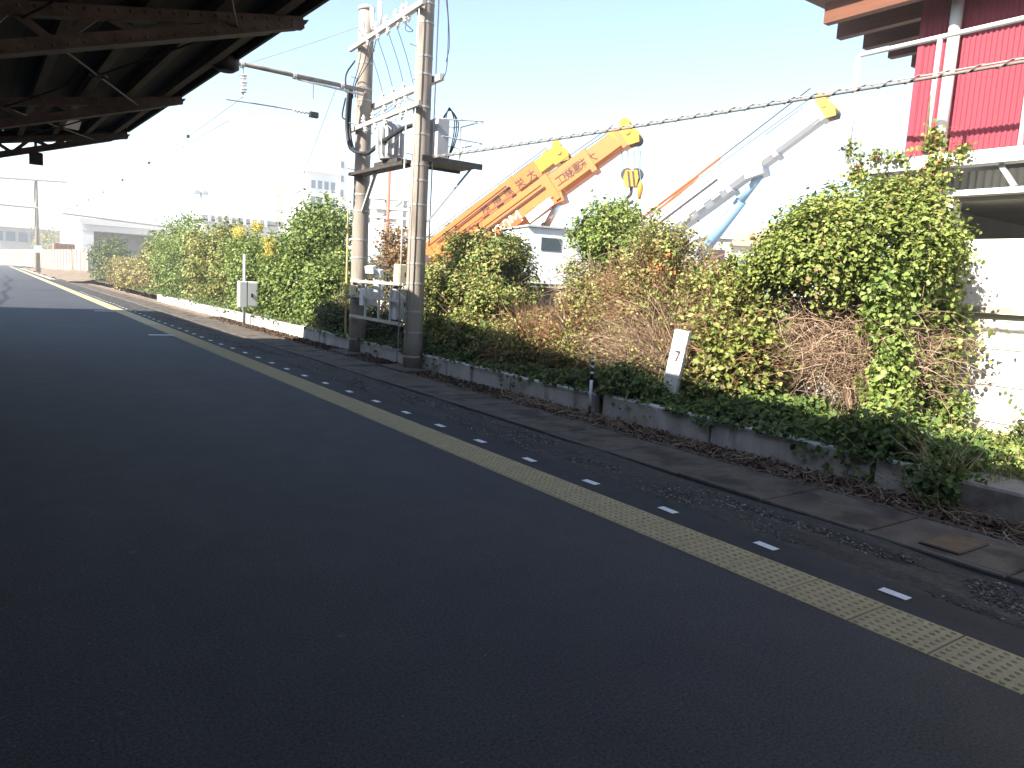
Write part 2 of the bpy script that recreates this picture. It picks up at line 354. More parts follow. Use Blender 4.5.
# crack and painted shadow bands on the sunlit far tarmac
def flatstrip(pts, wd, z, m, name, parent):
    mb = MB(); 
    for i in range(len(pts)-1):
        a = Vector(pts[i]); b = Vector(pts[i+1]); n = Vector((-(b-a).y, (b-a).x)).normalized()*wd
        mb.add([(a.x-n.x, a.y-n.y, z), (a.x+n.x, a.y+n.y, z), (b.x+n.x, b.y+n.y, z), (b.x-n.x, b.y-n.y, z)], [(0, 1, 2, 3)])
    return mb.build(name, m, parent)
TAR = mat('tar_seam', (.012, .012, .013), .6, .2, 5)
flatstrip([(.3, 29), (.75, 35), (.7, 40), (1.15, 46), (1.0, 52), (1.6, 62), (1.5, 75)], .09, .004, TAR, 'sealed_crack', pf)
SHADOW_BAND = mat('shadow_band_tarmac', (.024, .026, .03), .85, .25, 2, .4, 120)  # darker colour paints the shadows lying across the platform
flatstrip([(2.1, 44), (3.2, 45)], .5, .004, SHADOW_BAND, 'shadow_band', pf)
flatstrip([(-1, 62), (3.5, 61)], .5, .004, SHADOW_BAND, 'shadow_band', pf)
# tactile strip: each tile a piece with its studs
strip = MB().box(3.536, 3.944, Y0, Y1, -.1, -.006).build('tactile_paving', mat('tile_joint', (.12, .1, .06), .9)); tag(strip, kind='structure')
def tile(bumps):
    mb = MB(); h = .1965; mb.bev(-h, h, -h, h, -.03, .002, .004)
    if bumps:
        for i in range(7):
            for j in range(7):
                x, y = (i-3)*.0545, (j-3)*.0545; k = 6 if bumps > 1 else 4
                vs = [(x+.017*math.cos(t*6.2832/k), y+.017*math.sin(t*6.2832/k), .002) for t in range(k)]+[(x+.009*math.cos(t*6.2832/k), y+.009*math.sin(t*6.2832/k), .0085) for t in range(k)]
                mb.add(vs, [tuple(range(k, 2*k))]+[(t, (t+1) % k, k+(t+1) % k, k+t) for t in range(k)])
    return mb
src = {b: tile(b).build('tile', YEL, strip) for b in (2, 1, 0)}
for i in range(120):
    y = -.7+i*.3992; b = 2 if y < 7 else 1 if y < 22 else 0
    if src[b].get('used') is None: o = src[b]; o['used'] = 1; o.location = (3.74, y, 0)
    else: o = inst(src[b], 'tile', strip, (3.74, y, 0))
    o.location.z = random.uniform(-.001, .001); o.rotation_euler.z = random.uniform(-.004, .004)
for o in src.values(): del o['used']
rest = MB().box(3.545, 3.935, -.7+120*.3992-.2, Y1-.5, -.05, .002).build('far_tile', YEL, strip); rest['kind'] = 'stuff'
# short white dashes along the edge band, and the boarding marks
d0 = MB().box(-.034, .034, -.08, .08, -.001, .0015).build('white_dash', WHITE_PAINT, band)
for i in range(52):
    o = d0 if i == 0 else inst(d0, 'white_dash', band, (0, 0, 0))
    o.location = (4.12+.02*math.sin(i*.9), 1.1+i*.853, -.001); o.rotation_euler.z = random.uniform(-.05, .05)
for y in (13.6, 21.5): flatstrip([(-7.4, y), (3.5, y+.15)], .012, .003, TAR, 'tarmac_seam', pf)
for (px, py) in ((163, 335), (105, 311)):
    p = at(px, py, Z=0); MB().box(p[0]-.3, p[0]+.25, p[1]-.07, p[1]+.07, -.02, .003).build('boarding_mark', WHITE_PAINT, pf)
# worn strip of exposed aggregate with its loose pebbles
ag = MB(); ys = np.arange(Y0, 70, .5); xs = np.linspace(4.3, 5.06, 7)
for y in ys:
    for i, x in enumerate(xs): ag.v.append((x+(random.uniform(-.05, .05) if i == 0 else 0), y, -.022+random.uniform(-.012, .012)))
for j in range(len(ys)-1):
    for i in range(6): ag.f.append((j*7+i, j*7+i+1, (j+1)*7+i+1, (j+1)*7+i))
agg = ag.build('aggregate_strip', AGG); tag(agg, kind='structure')
def pebbles(n, y0, y1, r0, r1):
    y = y0+(y1-y0)*rng.random(n)**1.6; x = 4.36+rng.random(n)**.8*.6
    k = (np.sin(y*2.1)+np.sin(y*5.3+x*4)+np.sin(x*9+y)) > -.6; x = x[k]; y = y[k]; n = len(x)
    c = np.stack([x, y, np.full(n, -.022)], 1); r = (r0+(r1-r0)*rng.random(n))[:, None]
    th = rng.random(n)*6.28; ax = np.stack([np.cos(th), np.sin(th), 0*th], 1); ay = np.stack([-np.sin(th), np.cos(th), 0*th], 1)*(.5+.5*rng.random((n, 1)))
    V = np.empty((n, 9, 3))
    for j in range(4):
        q = 1.57*j; dd = ax*math.cos(q)+ay*math.sin(q); V[:, j] = c+dd*r; V[:, 4+j] = c+dd*r*.6+np.array([0, 0, 1])*r*.5
    V[:, 8] = c+np.array([0, 0, 1])*r*.6
    b = np.arange(n)[:, None]*9; Fs = [b+[j, (j+1) % 4, 4+(j+1) % 4, 4+j] for j in range(4)]+[b+[4, 5, 6, 7]]
    return fastmesh('pebble', V.reshape(-1, 3), np.stack(Fs, 1).reshape(-1, 4), np.repeat(rng.random(n), 5), STONES, agg)
STONES = mat('aggregate_stone', (.1, .1, .1), .85, tint=[(0, (.025, .024, .022)), (.6, (.062, .058, .052)), (.85, (.15, .14, .125)), (1, (.3, .28, .26))])
o = pebbles(15000, .4, 26, .005, .015); o['kind'] = 'stuff'
# coping slabs of the old platform edge, each a piece, with a paler front lip
edge = MB().box(5.06, 5.93, Y0, 75, -.11, -.045).build('platform_edge', mat('mortar_bed', (.05, .042, .035), .95)); tag(edge, kind='structure')
y = -3.0
while y < 62:
    L = random.uniform(.82, .98); t = random.uniform(-.006, .006); q = random.uniform(-.008, .008)
    mb = MB().bev(5.135, 5.9, y+.006, y+L-.006, -.06, -.008+t, .012); s = mb.build('slab', SLAB, edge)
    for v in s.data.vertices: v.co.x += random.uniform(-.01, .008); v.co.z += q*(v.co.y-y-L/2)
    MB().bev(5.07, 5.128, y+random.uniform(.004, .012), y+L-random.uniform(.004, .03), -.06, .002+t, .01).build('lip', EDGE, edge)
    y += L
MB().bev(5.955, 6.03, -3, 62, -.1, -.018, .02).build('kerb', SLAB, edge)
# leaf strip between slabs and low wall, planter bed behind
def bumpy(x0, x1, y0, y1, z0, z1, nx, dy, amp, name, m):
    mb = MB(); ys = np.arange(y0, y1+dy, dy)
    for y in ys:
        for i in range(nx+1):
            f = i/nx; mb.v.append((x0+(x1-x0)*f, y, z0+(z1-z0)*f+random.uniform(-amp, amp)))
    for j in range(len(ys)-1):
        for i in range(nx): k = j*(nx+1)+i; mb.f.append((k, k+1, k+nx+2, k+nx+1))
    o = mb.build(name, m, None, True); return tag(o, kind='structure')
verge = bumpy(6.02, 6.5, -4, 90, -.045, -.03, 4, .3, .012, 'verge', DIRT)
bumpy(6.55, 9.0, -4, 62, .2, .26, 8, .4, .03, 'planter_bed', SOIL)
bumpy(5.06, 12., 62, 150, -.03, .9, 8, 2.5, .12, 'far_bank', DIRT)
def litter(n, xa, xb, ya, yb, z, name, size=.05):
    y = ya+(yb-ya)*rng.random(n)**1.3; x = xa+(xb-xa)*rng.random(n)**.7
    P = np.stack([x, y, z+rng.random(n)*.045*((x-xa)/(xb-xa))], 1); N = rng.normal(size=(n, 3))*.5+np.array([0, 0, 1])
    o = leaves(name, P, N, size, LITTER, None, rng.beta(2, 2, n), .6, .5); return tag(o, 'brown dead leaves drifted along the foot of the low wall', 'leaf litter', kind='stuff')
litter(11000, 5.93, 6.44, .5, 26, -.03, 'leaf_litter')
P = np.stack([5.98+rng.random(900)*.46, .8+rng.random(900)*8, rng.random(900)*.05-.01], 1)
o, _ = twigs('dead_stalk', P, rng.normal(size=(900, 3))*[1, 1, .25], .12+.3*rng.random(900), .0035, TWIG, None, 3, .05, .3); tag(o, 'dry stalks lying in the leaf litter by the low wall', 'dead stalks', kind='stuff')
# ================================================================== low planter wall, built in lengths
lw = thing('low_wall', 'knee-low weathered concrete planter wall beside the leaf strip', 'wall', (6.52, 12, -.05))
segs = [(2.95, 3.35), (3.4, 5.2), (5.23, 6.95), (7.18, 9.0), (9.04, 10.9), (10.94, 12.8), (12.84, 14.7)]
yy = 14.74
while yy < 37: segs.append((yy, yy+1.82)); yy += 1.86
for a, b in segs:
    h = .27+random.uniform(-.02, .015); s = MB().bev(6.45, 6.6, a, b, -.1, h, .015).build('wall_block', LOWWALL, lw)
    t = random.uniform(-.02, .02)
    for v in s.data.vertices: v.co.x += t*max(0, v.co.z)+random.uniform(-.004, .004)
wb = thing('wide_kerb_block', 'broad flat-topped concrete kerb block at the right frame edge', 'kerb', (6.7, 1.6, -.05))
KB = mat('kerb_block_concrete', (.2, .18, .155), .9, .3, 4, .5, 50, wear=((.11, .095, .08), 3, .55))
MB().bev(6.42, 6.98, .9, 2.72, -.1, .235, .02).build('block', KB, wb)
MB().bev(6.45, 6.97, -1.2, .87, -.1, .24, .02).build('block', LOWWALL, wb)
# rusty cover plate let into the slabs
cv = thing('cover_plate', 'rusty brown steel cover plate set in the edge slabs', 'cover plate', (5.43, 2.22, 0))
MB().bev(5.24, 5.66, 2.1, 2.34, -.03, .004, .003).build('plate', RUST, cv)
mb = MB()
for (a, b, c, d) in ((5.225, 5.238, 2.09, 2.35), (5.662, 5.675, 2.09, 2.35), (5.24, 5.66, 2.086, 2.098), (5.24, 5.66, 2.342, 2.354)): mb.box(a, b, c, d, -.03, .0)
mb.build('frame', DSTEEL, cv)
# ================================================================== precast panel wall behind the planting
pw = thing('panel_wall', 'pale precast concrete panel wall behind the bushes', 'wall', (9.0, 10, 0))
ZT = 1.66; rows = [(.0, .40), (.40, .80), (.80, 1.2), (1.2, ZT-.07)]
post = MB().box(-.07, .06, -.075, .075, -.1, ZT-.07).build('post', PANEL, pw); post.location = (9.0, 2.2, 0)
for i in range(-2, 24):
    ya = 2.2+i*1.9
    if i != 0: inst(post, 'post', pw, (9.0, ya, 0))
    for k, (a, b) in enumerate(rows):
        mb = MB().bev(9.0, 9.05, ya+.078, ya+1.822, a+.006, b-.006, .004); p = mb.build('panel', PANEL, pw)
        p.location.x = random.uniform(-.007, .005)
    MB().bev(8.9, 9.09, ya+.003, ya+1.897, ZT-.068, ZT, .012).build('coping', COPE, pw)
# ================================================================== platform canopy (butterfly roof on steel trusses)
ca = thing('platform_canopy', 'dark riveted steel platform canopy with timber purlins overhead', 'canopy', (-.8, 8, 0))
VX, EX, YE = -.8, 2.5, 17.45
def ze(y): return 4.0+.0264*(max(y, 3)-6.7)
def zr(x, y): return ze(y)+.05-.19*(EX-(x if x > VX else 2*VX-x))
def roofquad(mb, xa, xb, ya, yb, off, th):
    vs = [(x, y, zr(x, y)+off+k) for k in (0, th) for (x, y) in ((xa, ya), (xb, ya), (xb, yb), (xa, yb))]
    mb.add(vs, [(0, 3, 2, 1), (4, 5, 6, 7), (0, 1, 5, 4), (1, 2, 6, 5), (2, 3, 7, 6), (3, 0, 4, 7)])
for sgn in (1, -1):
    X = lambda x: x if sgn > 0 else 2*VX-x
    for i in range(11):
        a = VX+i*.3; b = a+.294
        mb = MB(); 
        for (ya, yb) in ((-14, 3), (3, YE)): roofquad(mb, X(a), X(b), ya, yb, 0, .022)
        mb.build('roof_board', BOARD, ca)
    mb = MB(); 
    for (ya, yb) in ((-14, 3), (3, YE+.05)): roofquad(mb, X(VX), X(EX+.04), ya, yb, .026, .02)
    mb.build('roof_sheet', ROOFM, ca)
    mb = MB()
    for (ya, yb) in ((-14, 3), (3, YE)): mb.beam((X(EX+.02), ya, ze(ya)+.02), (X(EX+.02), yb, ze(yb)+.02), .035, .11)
    mb.build('fascia', DSTEEL, ca)
    for px in (-.45, .1, .65, 1.2, 1.75, 2.25):
        mb = MB()
        for (ya, yb) in ((-14, 3), (3, YE-.05)): mb.beam((X(px), ya, zr(X(px), ya)-.062), (X(px), yb, zr(X(px), yb)-.062), .085, .12)
        mb.build('purlin', TIMBER, ca)
TR = [-8.2, -3.1, 2.0, 7.1, 12.2, 17.25]
for y in TR:
    for sgn in (1, -1):
        X = lambda x: x if sgn > 0 else 2*VX-x
        top = lambda x: zr(X(x), y)-.125-.05
        bot = lambda x: ze(y)-.12-.315*(EX-x)
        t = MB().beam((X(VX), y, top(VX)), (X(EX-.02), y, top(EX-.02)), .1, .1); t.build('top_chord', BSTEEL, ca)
        b = MB(); b.beam((X(VX), y, bot(VX)), (X(EX-.08), y, bot(EX-.08)), .11, .1); b.beam((X(VX), y, bot(VX)-.055), (X(EX-.3), y, bot(EX-.3)-.055), .17, .012)
        b.build('bottom_chord', BSTEEL, ca)
        pl = MB().poly([(X(1.75), y-.045, bot(1.75)), (X(EX), y-.045, bot(EX)-.02), (X(EX+.03), y-.045, top(EX)+.03), (X(1.75), y-.045, top(1.75))], (0, .09, 0)); pl.build('end_plate', BSTEEL, ca)
        wb_ = MB(); xs = list(np.linspace(VX+.1, 1.75, 9))
        for i in range(8):
            a, c = xs[i], xs[i+1]; pa, pc = (bot(a), top(c)) if i % 2 == 0 else (top(a), bot(c))
            wb_.beam((X(a), y, pa), (X(c), y, pc), .06, .045, (0, 1, 0))
        wb_.build('web_bar', BSTEEL, ca)
        rv = MB()
        for x in np.arange(VX+.2, EX-.05, .11):
            for f in (top, bot):
                for r_ in (-.02,) if f is bot else (.015,):
                    rv.add([(X(x)+.017*math.cos(k*1.047), y-.051 if x < 1.7 else y-.0505, f(x)+r_+.017*math.sin(k*1.047)) for k in range(6)]+[(X(x)+.008*math.cos(k*1.047), y-.062, f(x)+r_+.008*math.sin(k*1.047)) for k in range(6)],
                           [tuple(range(6, 12))]+[(k, (k+1) % 6, 6+(k+1) % 6, 6+k) for k in range(6)])
        rvo = rv.build('rivets', BSTEEL, ca); rvo['kind'] = 'stuff'
    cl = MB(); cl.box(VX-.11, VX+.11, y-.1, y+.1, .01, zr(VX, y)-.2); cl.box(VX-.2, VX+.2, y-.2, y+.2, -.02, .06); cl.build('column', BSTEEL, ca)
for i in range(len(TR)-1):
    ya, yb = TR[i], TR[i+1]; zz = lambda x, y: zr(x, y)-.24
    a, b, c, d = (.3, ya, zz(.3, ya)), (1.9, yb, zz(1.9, yb)), (1.9, ya, zz(1.9, ya)), (.3, yb, zz(.3, yb))
    mb = MB().tube([a, b], .011, 6); mb.tube([c, d], .011, 6); m_ = (np.array(a)+np.array(b))/2
    mb.tube([tuple(m_+np.array([.09*math.cos(t), .09*math.sin(t), 0])) for t in np.linspace(0, 6.283, 13)], .012, 5); mb.build('brace_rod', BSTEEL, ca)
for sgn in (1, -1):      # closing board over the end truss
    X = lambda x: x if sgn > 0 else 2*VX-x
    MB().poly([(X(VX), YE-.04, zr(X(VX), YE)-.23), (X(EX), YE-.04, zr(X(EX), YE)-.23), (X(EX), YE-.04, zr(X(EX), YE)-.005), (X(VX), YE-.04, zr(X(VX), YE)-.005)], (0, .03, 0)).build('end_board', BOARD, ca)
# lamps and loudspeaker under the canopy
p = at(226, 60, X=2.42); t = thing('canopy_lamp', 'dark round lamp housing at the canopy edge against the sky', 'lamp', p)
MB().tube([(p[0], p[1], p[2]+.2), (p[0], p[1], p[2]+.12), (p[0], p[1], p[2]+.05), (p[0], p[1], p[2]-.09), (p[0], p[1], p[2]-.13)], [.05, .11, .15, .15, .09], 16).build('housing', BLACK, t, True)
MB().tube([(p[0], p[1], p[2]+.18), (p[0], p[1], zr(p[0], p[1])-.01)], .02, 8).build('stem', DSTEEL, t)
p = at(70, 121, Y=15.6); t = thing('floodlight', 'small tilted floodlight with its reflection painted white under the canopy', 'floodlight', p)
d = Vector((.25, -.75, -.6)).normalized(); q = Vector(p)
MB().beam(q-d*.1, q+d*.09, .17, .12, (0, 0, 1), .28, .2).build('housing', GSTEEL, t)
MB().beam(q+d*.092, q+d*.1, .26, .18).build('lens', PORC, t)  # white colour stands in for the reflection on the glass
MB().tube([q+Vector((-.16, 0, 0)), q+Vector((-.17, .02, .14)), q+Vector((.17, .02, .14)), q+Vector((.16, 0, 0))], .012, 6).build('bracket', DSTEEL, t)
MB().tube([q+Vector((0, .02, .14)), (q.x, q.y+.02, zr(q.x, q.y)-.1)], .014, 6).build('stem', DSTEEL, t)
p = at(36, 158, Y=17.25); t = thing('loudspeaker', 'black box loudspeaker hanging below the canopy end truss', 'loudspeaker', p)
MB().bev(p[0]-.11, p[0]+.11, p[1]-.1, p[1]+.1, p[2]-.12, p[2]+.1, .02).build('cabinet', BLACK, t)
MB().tube([(p[0], p[1], p[2]+.09), (p[0], p[1], p[2]+.34)], .025, 8).build('bracket', BLACK, t)
# building added out of frame, shaped to cast the long shadow on the tarmac
sb = thing('shade_building', 'unseen long two-storey building added along the inner platform side to shade it', 'building', (-8, 6, 0))
SBW = mat('shade_building_render', (.3, .28, .25), .9, .15, 1.5)
MB().box(-12, -4.3, -14, 27.6, 0.01, 6.9).build('wall', SBW, sb); MB().box(-12.3, -4.12, -14.2, 27.7, 6.92, 7.08).build('roof', ROOFM, sb)
for y in np.arange(-12.5, 26, 2.6):
    for z in (1.0, 4.3):
        f = MB(); f.box(-4.29, -4.24, y, y+1.7, z, z+.06); f.box(-4.29, -4.24, y, y+1.7, z+1.24, z+1.3); f.box(-4.29, -4.24, y, y+.06, z+.062, z+1.238); f.box(-4.29, -4.24, y+1.64, y+1.7, z+.062, z+1.238); f.box(-4.29, -4.245, y+.82, y+.88, z+.062, z+1.238)
        w_ = f.build('window', GSTEEL, sb); MB().box(-4.28, -4.27, y+.062, y+1.638, z+.064, z+1.236).build('pane', GLASS, w_)
# ================================================================== pair of concrete poles with their gear
P1 = np.array([6.46, 14.72]); P2 = np.array([6.33, 11.96])
hf = thing('electric_pole_pair', 'pair of tall concrete electric poles tied by steel crossarms', 'electric poles', (6.4, 13.3, -.03))
def zat(px, py, P): return at(px, py, Y=P[1])[2]
for P, top, r0_, r1_ in ((P1, 6.9, .178, .15), (P2, 7.6, .17, .14)):
    n = 12; MB().tube([(P[0], P[1], -.08+(top+.08)*i/n) for i in range(n+1)], [r0_+(r1_-r0_)*i/n for i in range(n+1)], 20).build('pole', POLE, hf, True)
    if top < 7: MB().tube([(P[0], P[1], top-.02), (P[0], P[1], top+.05), (P[0], P[1], top+.09)], [r1_+.015, r1_+.015, r1_*.6], 20).build('cap', GSTEEL, hf, True)
    for z in list(np.arange(.25, 2.6, .42))+[2.95, 3.3, 3.62, 4.1, 4.62, 5.1, 5.42, 5.9, 6.3]:
        z += random.uniform(-.06, .06); r = r0_+(r1_-r0_)*z/top+.006; b = MB().tube([(P[0], P[1], z-.016), (P[0], P[1], z+.016)], r, 20); b.build('band', BAND, hf)
    for k, z in enumerate(np.arange(2.4, 6.4, .45)):
        a = .6+(k % 2)*2.6; mb = MB().tube([(P[0]+r1_*math.cos(a), P[1]+r1_*math.sin(a), z), (P[0]+(r1_+.17)*math.cos(a), P[1]+(r1_+.17)*math.sin(a), z+.01)], .009, 5); mb.build('step', GALV, hf)
    MB().bev(P[0]-.42, P[0]+.3, P[1]-.5, P[1]+.5, -.1, .02, .015).build('footing', SLAB, hf)
PD = (P2-P1)/np.linalg.norm(P2-P1)
def along(t, z, o=0.): q = P1+(P2-P1)*t; return (q[0]+o, q[1], z)      # t 0 at the far pole, 1 at the near one
def insul(parent, p, h=.16, r=.05, down=False):
    s = -1 if down else 1; prof = [(0, .02), (.02, .02), (.03, r), (.05, r), (.06, .025), (.08, .025), (.09, r*.85), (.11, r*.85), (.12, .02), (.16, .015)]
    return MB().tube([(p[0], p[1], p[2]+s*a*h/.16) for a, _ in prof], [b for _, b in prof], 10).build('insulator', PORC, parent, True)
ARMS = []
for (pa, pb, w_) in (((376, 28), (431, -3), .11), ((357, 43), (425, 18), .08), ((370, 102), (425, 84), .11), ((362, 127), (408, 117), .08)):
    z1 = zat(*pa, P1) if pa[0] > 360 else zat(365, 41, P1); z2 = zat(425, pb[1]+(0 if pb[0] > 410 else -4), P2); z = (z1+z2)/2; ARMS.append(z)
    o_ = .2 if w_ > .1 else -.2
    MB().beam(along(-.13, z, o_), along(1.12, z, o_), w_*.8, w_).build('crossarm', GALV if w_ > .1 else BAND, hf)
    for e in (.02, .98): MB().tube([along(e, z-.03, o_), along(e, z-.03, -o_*.9)], .012, 6).build('clamp', GALV, hf)
    for k, t_ in enumerate((.18, .36, .54, .8)):
        insul(hf, along(t_, z+w_/2, o_)); insul(hf, along(t_+.05, z-w_/2, o_), .13, .045, True)
for t_ in (.12, .3, .44):      # cut-out fuse tubes near the head of the far pole
    c = along(t_, ARMS[1]+.1, -.2); MB().tube([c, (c[0], c[1], c[2]+.14), (c[0]-.02, c[1], c[2]+.4)], [.025, .045, .04], 10).build('fuse_tube', PORC, hf, True)
def wire(parent, pts, r=.008, m=BLACK, name='wire', n=6): return MB().tube(arc(pts, n), r, 5).build(name, m, parent, True)
for t_ in (.2, .38, .56, .7): wire(hf, [along(t_, ARMS[1]-.05, -.2), along(t_+.01, (ARMS[1]+ARMS[2])/2, .02), along(t_, ARMS[2]+.1, .2)], .006)
for t_ in (.22, .4, .58): wire(hf, [along(t_, ARMS[2]-.1, .2), along(t_-.05, (ARMS[2]+ARMS[3])/2-.05, 0), along(t_-.1, ARMS[3]+.05, -.2)], .006)
for (a, b) in ((.25, .02), (.4, .03), (.12, -.02)): wire(hf, [along(a, ARMS[1]-.03, -.2), along(a*.8, ARMS[1]-.45, -.24), along(b, ARMS[1]-.75, -.22), along(b-.02, ARMS[1]-1.0, -.2)], .009)
wire(hf, [along(.6, ARMS[0], .2), along(.62, ARMS[0]-.35, .1), along(.7, ARMS[0]-.42, .15), along(.72, ARMS[1], -.1)], .007)
wire(hf, [along(1.12, ARMS[0]-.1, .2), along(1.16, ARMS[1]-.3, .22), along(1.15, 5.2, .24), along(1.12, ARMS[2]-.05, .2)], .008)
wire(hf, [along(1.2, ARMS[0]-.1, .1), along(1.2, ARMS[1]-.6, .2), along(1.18, ARMS[2]+.2, .18)], .007)
# thick feeder cable looping from the far pole to the transformer
for o_ in (0, .06): 
    wire(hf, [along(-.03, 5.35, -.24-o_), along(-.04, 4.9, -.26-o_), along(-.03, 4.5, -.26-o_), along(.06, 4.12, -.25-o_), along(.28, 3.98+o_*.4, -.22), along(.5, 4.1+o_*.4, -.18), along(.78, 4.25+o_*.4, -.12), along(.95, 4.3, -.05)], .034, BLACK, 'feeder_cable')
wire(hf, [along(-.02, 5.9, -.2), along(-.1, 5.65, -.3), along(-.09, 5.3, -.3)], .018, BLACK, 'feeder_cable')
wire(hf, [along(-.1, 5.2, -.3), along(-.14, 4.85, -.32), along(-.06, 4.75, -.28)], .018, BLACK, 'feeder_cable')
# rails of the ladder and conduits on the near pole
for (dx, dy, za, zb, r) in ((-.24, .12, .35, 4.7, .013), (-.2, -.14, .6, 7.4, .011), (.19, -.1, 2.2, 7.3, .012)):
    MB().tube([(P2[0]+dx, P2[1]+dy, za), (P2[0]+dx, P2[1]+dy, zb)], r, 6).build('conduit', GALV, hf, True)
# working deck around both poles
zd = 3.66
MB().box(P1[0]-.28, P1[0]+.0, P2[1]+.2, P1[1]+.05, zd-.03, zd+.03).build('deck', DSTEEL, hf)
dk = MB(); x1 = 7.34; dk.box(P2[0]+.19, x1, P2[1]-.42, P2[1]+.3, zd-.02, zd+.03); dk.box(P2[0]-.2, x1, P2[1]-.46, P2[1]-.425, zd-.06, zd+.04); dk.box(P2[0]-.2, x1, P2[1]+.305, P2[1]+.34, zd-.06, zd+.04); dk.build('deck', DSTEEL, hf)
rl = MB(); yA, yB = P2[1]-.44, P2[1]+.32
for (x, y) in ((x1-.02, yA), (x1-.02, yB), (6.85, yA), (6.85, yB)): rl.tube([(x, y, zd), (x, y, zd+.78)], .012, 6)
for y in (yA, yB):
    for h in (.4, .78): rl.tube([(6.5, y, zd+h-.1*(h > .5)), (x1-.02, y, zd+h)], .011, 6)
    rl.tube([(6.85, y, zd+.05), (x1-.15, y, zd+.78)], .009, 6)
for h in (.4, .78): rl.tube([(x1-.02, yA, zd+h), (x1-.02, yB, zd+h)], .011, 6)
rl.build('guard_rail', GALV, hf)
MB().beam((7.2, P2[1]-.3, zd-.04), (P2[0]+.12, P2[1]-.14, 2.62), .035, .035).build('brace', GSTEEL, hf)
MB().beam(along(.35, zd-.04, -.1), along(.04, 2.9, -.02), .06, .06).build('brace', GSTEEL, hf)
# cantilever boom carrying the contact wire
zb = 5.3; bx = 2.6
bo = MB().tube([(P1[0]-.1, P1[1]-.19, zb), (bx, P1[1]-.19, zb+.02)], .042, 10); bo.build('boom', POLE, hf, True)
MB().tube([(P1[0]-.1, P1[1]-.19, zb-.09), (5.0, P1[1]-.19, zb-.05)], .02, 8).build('boom_stay', GALV, hf, True)
for x in (3.1, 3.98, 4.95, 5.9): MB().tube([(x-.03, P1[1]-.19, zb), (x+.03, P1[1]-.19, zb)], .066, 10).build('boom_clamp', GALV, hf)
for k in range(3): insul(hf, (4.0, P1[1]-.19, zb-.16-.12*k), .12, .075, True)
MB().tube([(4.0, P1[1]-.19, zb), (4.0, P1[1]-.19, zb-.56)], .008, 5).build('hanger', GALV, hf)
MB().tube([(5.32, P1[1]-.19, zb), (5.32, P1[1]-.19, 4.68)], .01, 5).build('hanger', GALV, hf)
MB().tube(arc([(5.4, P1[1]-.19, 4.66), (4.9, P1[1]-.19, 4.67), (4.3, P1[1]-.19, 4.66), (3.7, P1[1]-.19, 4.64)]), .012, 6).build('steady_arm', BAND, hf)
MB().box(5.26, 5.42, P1[1]-.24, P1[1]-.14, 4.6, 4.7).build('arm_bracket', DSTEEL, hf)
for k in range(4): MB().disc((4.95+.07*k, P1[1]-.19, 4.67), (1, 0, 0), .04, .02, 10).build('insulator', PORC, hf)
# contact and carrier wires with droppers
cw = thing('overhead_wire', 'thin overhead contact wire with droppers running down the line', 'overhead wire', (4, 14.5, 4.4))
c1 = sag((4.0, 14.53, 4.74), (4.0, 64, 4.9), .5, 24)+[(4.6, 119, 5.2)]; c2 = [(3.75, 14.53, 4.28), (3.9, 40, 4.2), (4.0, 64, 4.3), (4.6, 119, 4.6)]
MB().tube(c1, .007, 5).build('carrier_wire', BAND, cw); MB().tube(c2, .007, 5).build('contact_wire', BAND, cw)
for y in np.arange(19, 50, 5):
    i = int((y-14.53)/2.15); MB().tube([(3.98, y, c1[i][2]-.02), (3.86, y, 4.22)], .005, 4).build('dropper', BAND, cw); MB().box(3.97, 4.02, y-.05, y+.05, c1[i][2]-.03, c1[i][2]+.03).build('dropper_clip', DSTEEL, cw)
def guy(name, label, p, q, r=.007, s=.05, m=BAND): return tag(MB().tube(sag(p, q, s, 10), r, 5).build(name, m), label, 'wire')
guy('stay_wire', 'thin wire slanting from the far pole head down to the upper left', (P1[0]-.15, P1[1], 6.55), (2.2, 15.6, 4.55), .006)
guy('stay_wire', 'thin wire dropping steeply left from the boom end of the far pole', (P1[0]-.6, P1[1], 5.3), (6.2, 19.5, 2.3), .006)
# spiral-wrapped aerial cable running right from the near pole
CABM = mat('cable_sheath', (.16, .145, .13), .6, .2, 10)
ac = thing('aerial_cable', 'grey spiral-wrapped aerial cable crossing the sky to the right', 'cable', (6.35, 10, 3.55))
qa = np.array([6.35, 11.8, 3.70]); qb = np.array([6.3, -19, 3.62]); 
pts = [tuple(np.array([6.35+(6.3-6.35)*t, 11.8-30.8*t, 3.685-.95*t*(1-t)+.0*t])) for t in np.linspace(0, 1, 60)]
def cab(y):
    t = (11.8-y)/30.8; return np.array([6.35-.05*t, y, 3.69-1.15*t*(1-t)])
ys = np.linspace(11.8, -19, 60)
MB().tube([tuple(cab(y)) for y in ys], .013, 8).build('cable', CABM, ac, True)
MB().tube([tuple(cab(y)+[0, 0, .026]) for y in ys], .006, 6).build('messenger', BAND, ac, True)
hl = [tuple(cab(y)+np.array([.024*math.cos(y*27), 0, .01+.026*math.sin(y*27)])) for y in np.arange(11.6, -3, -.035)]
MB().tube(hl, .0055, 4).build('spiral_hanger', CABM, ac, True)
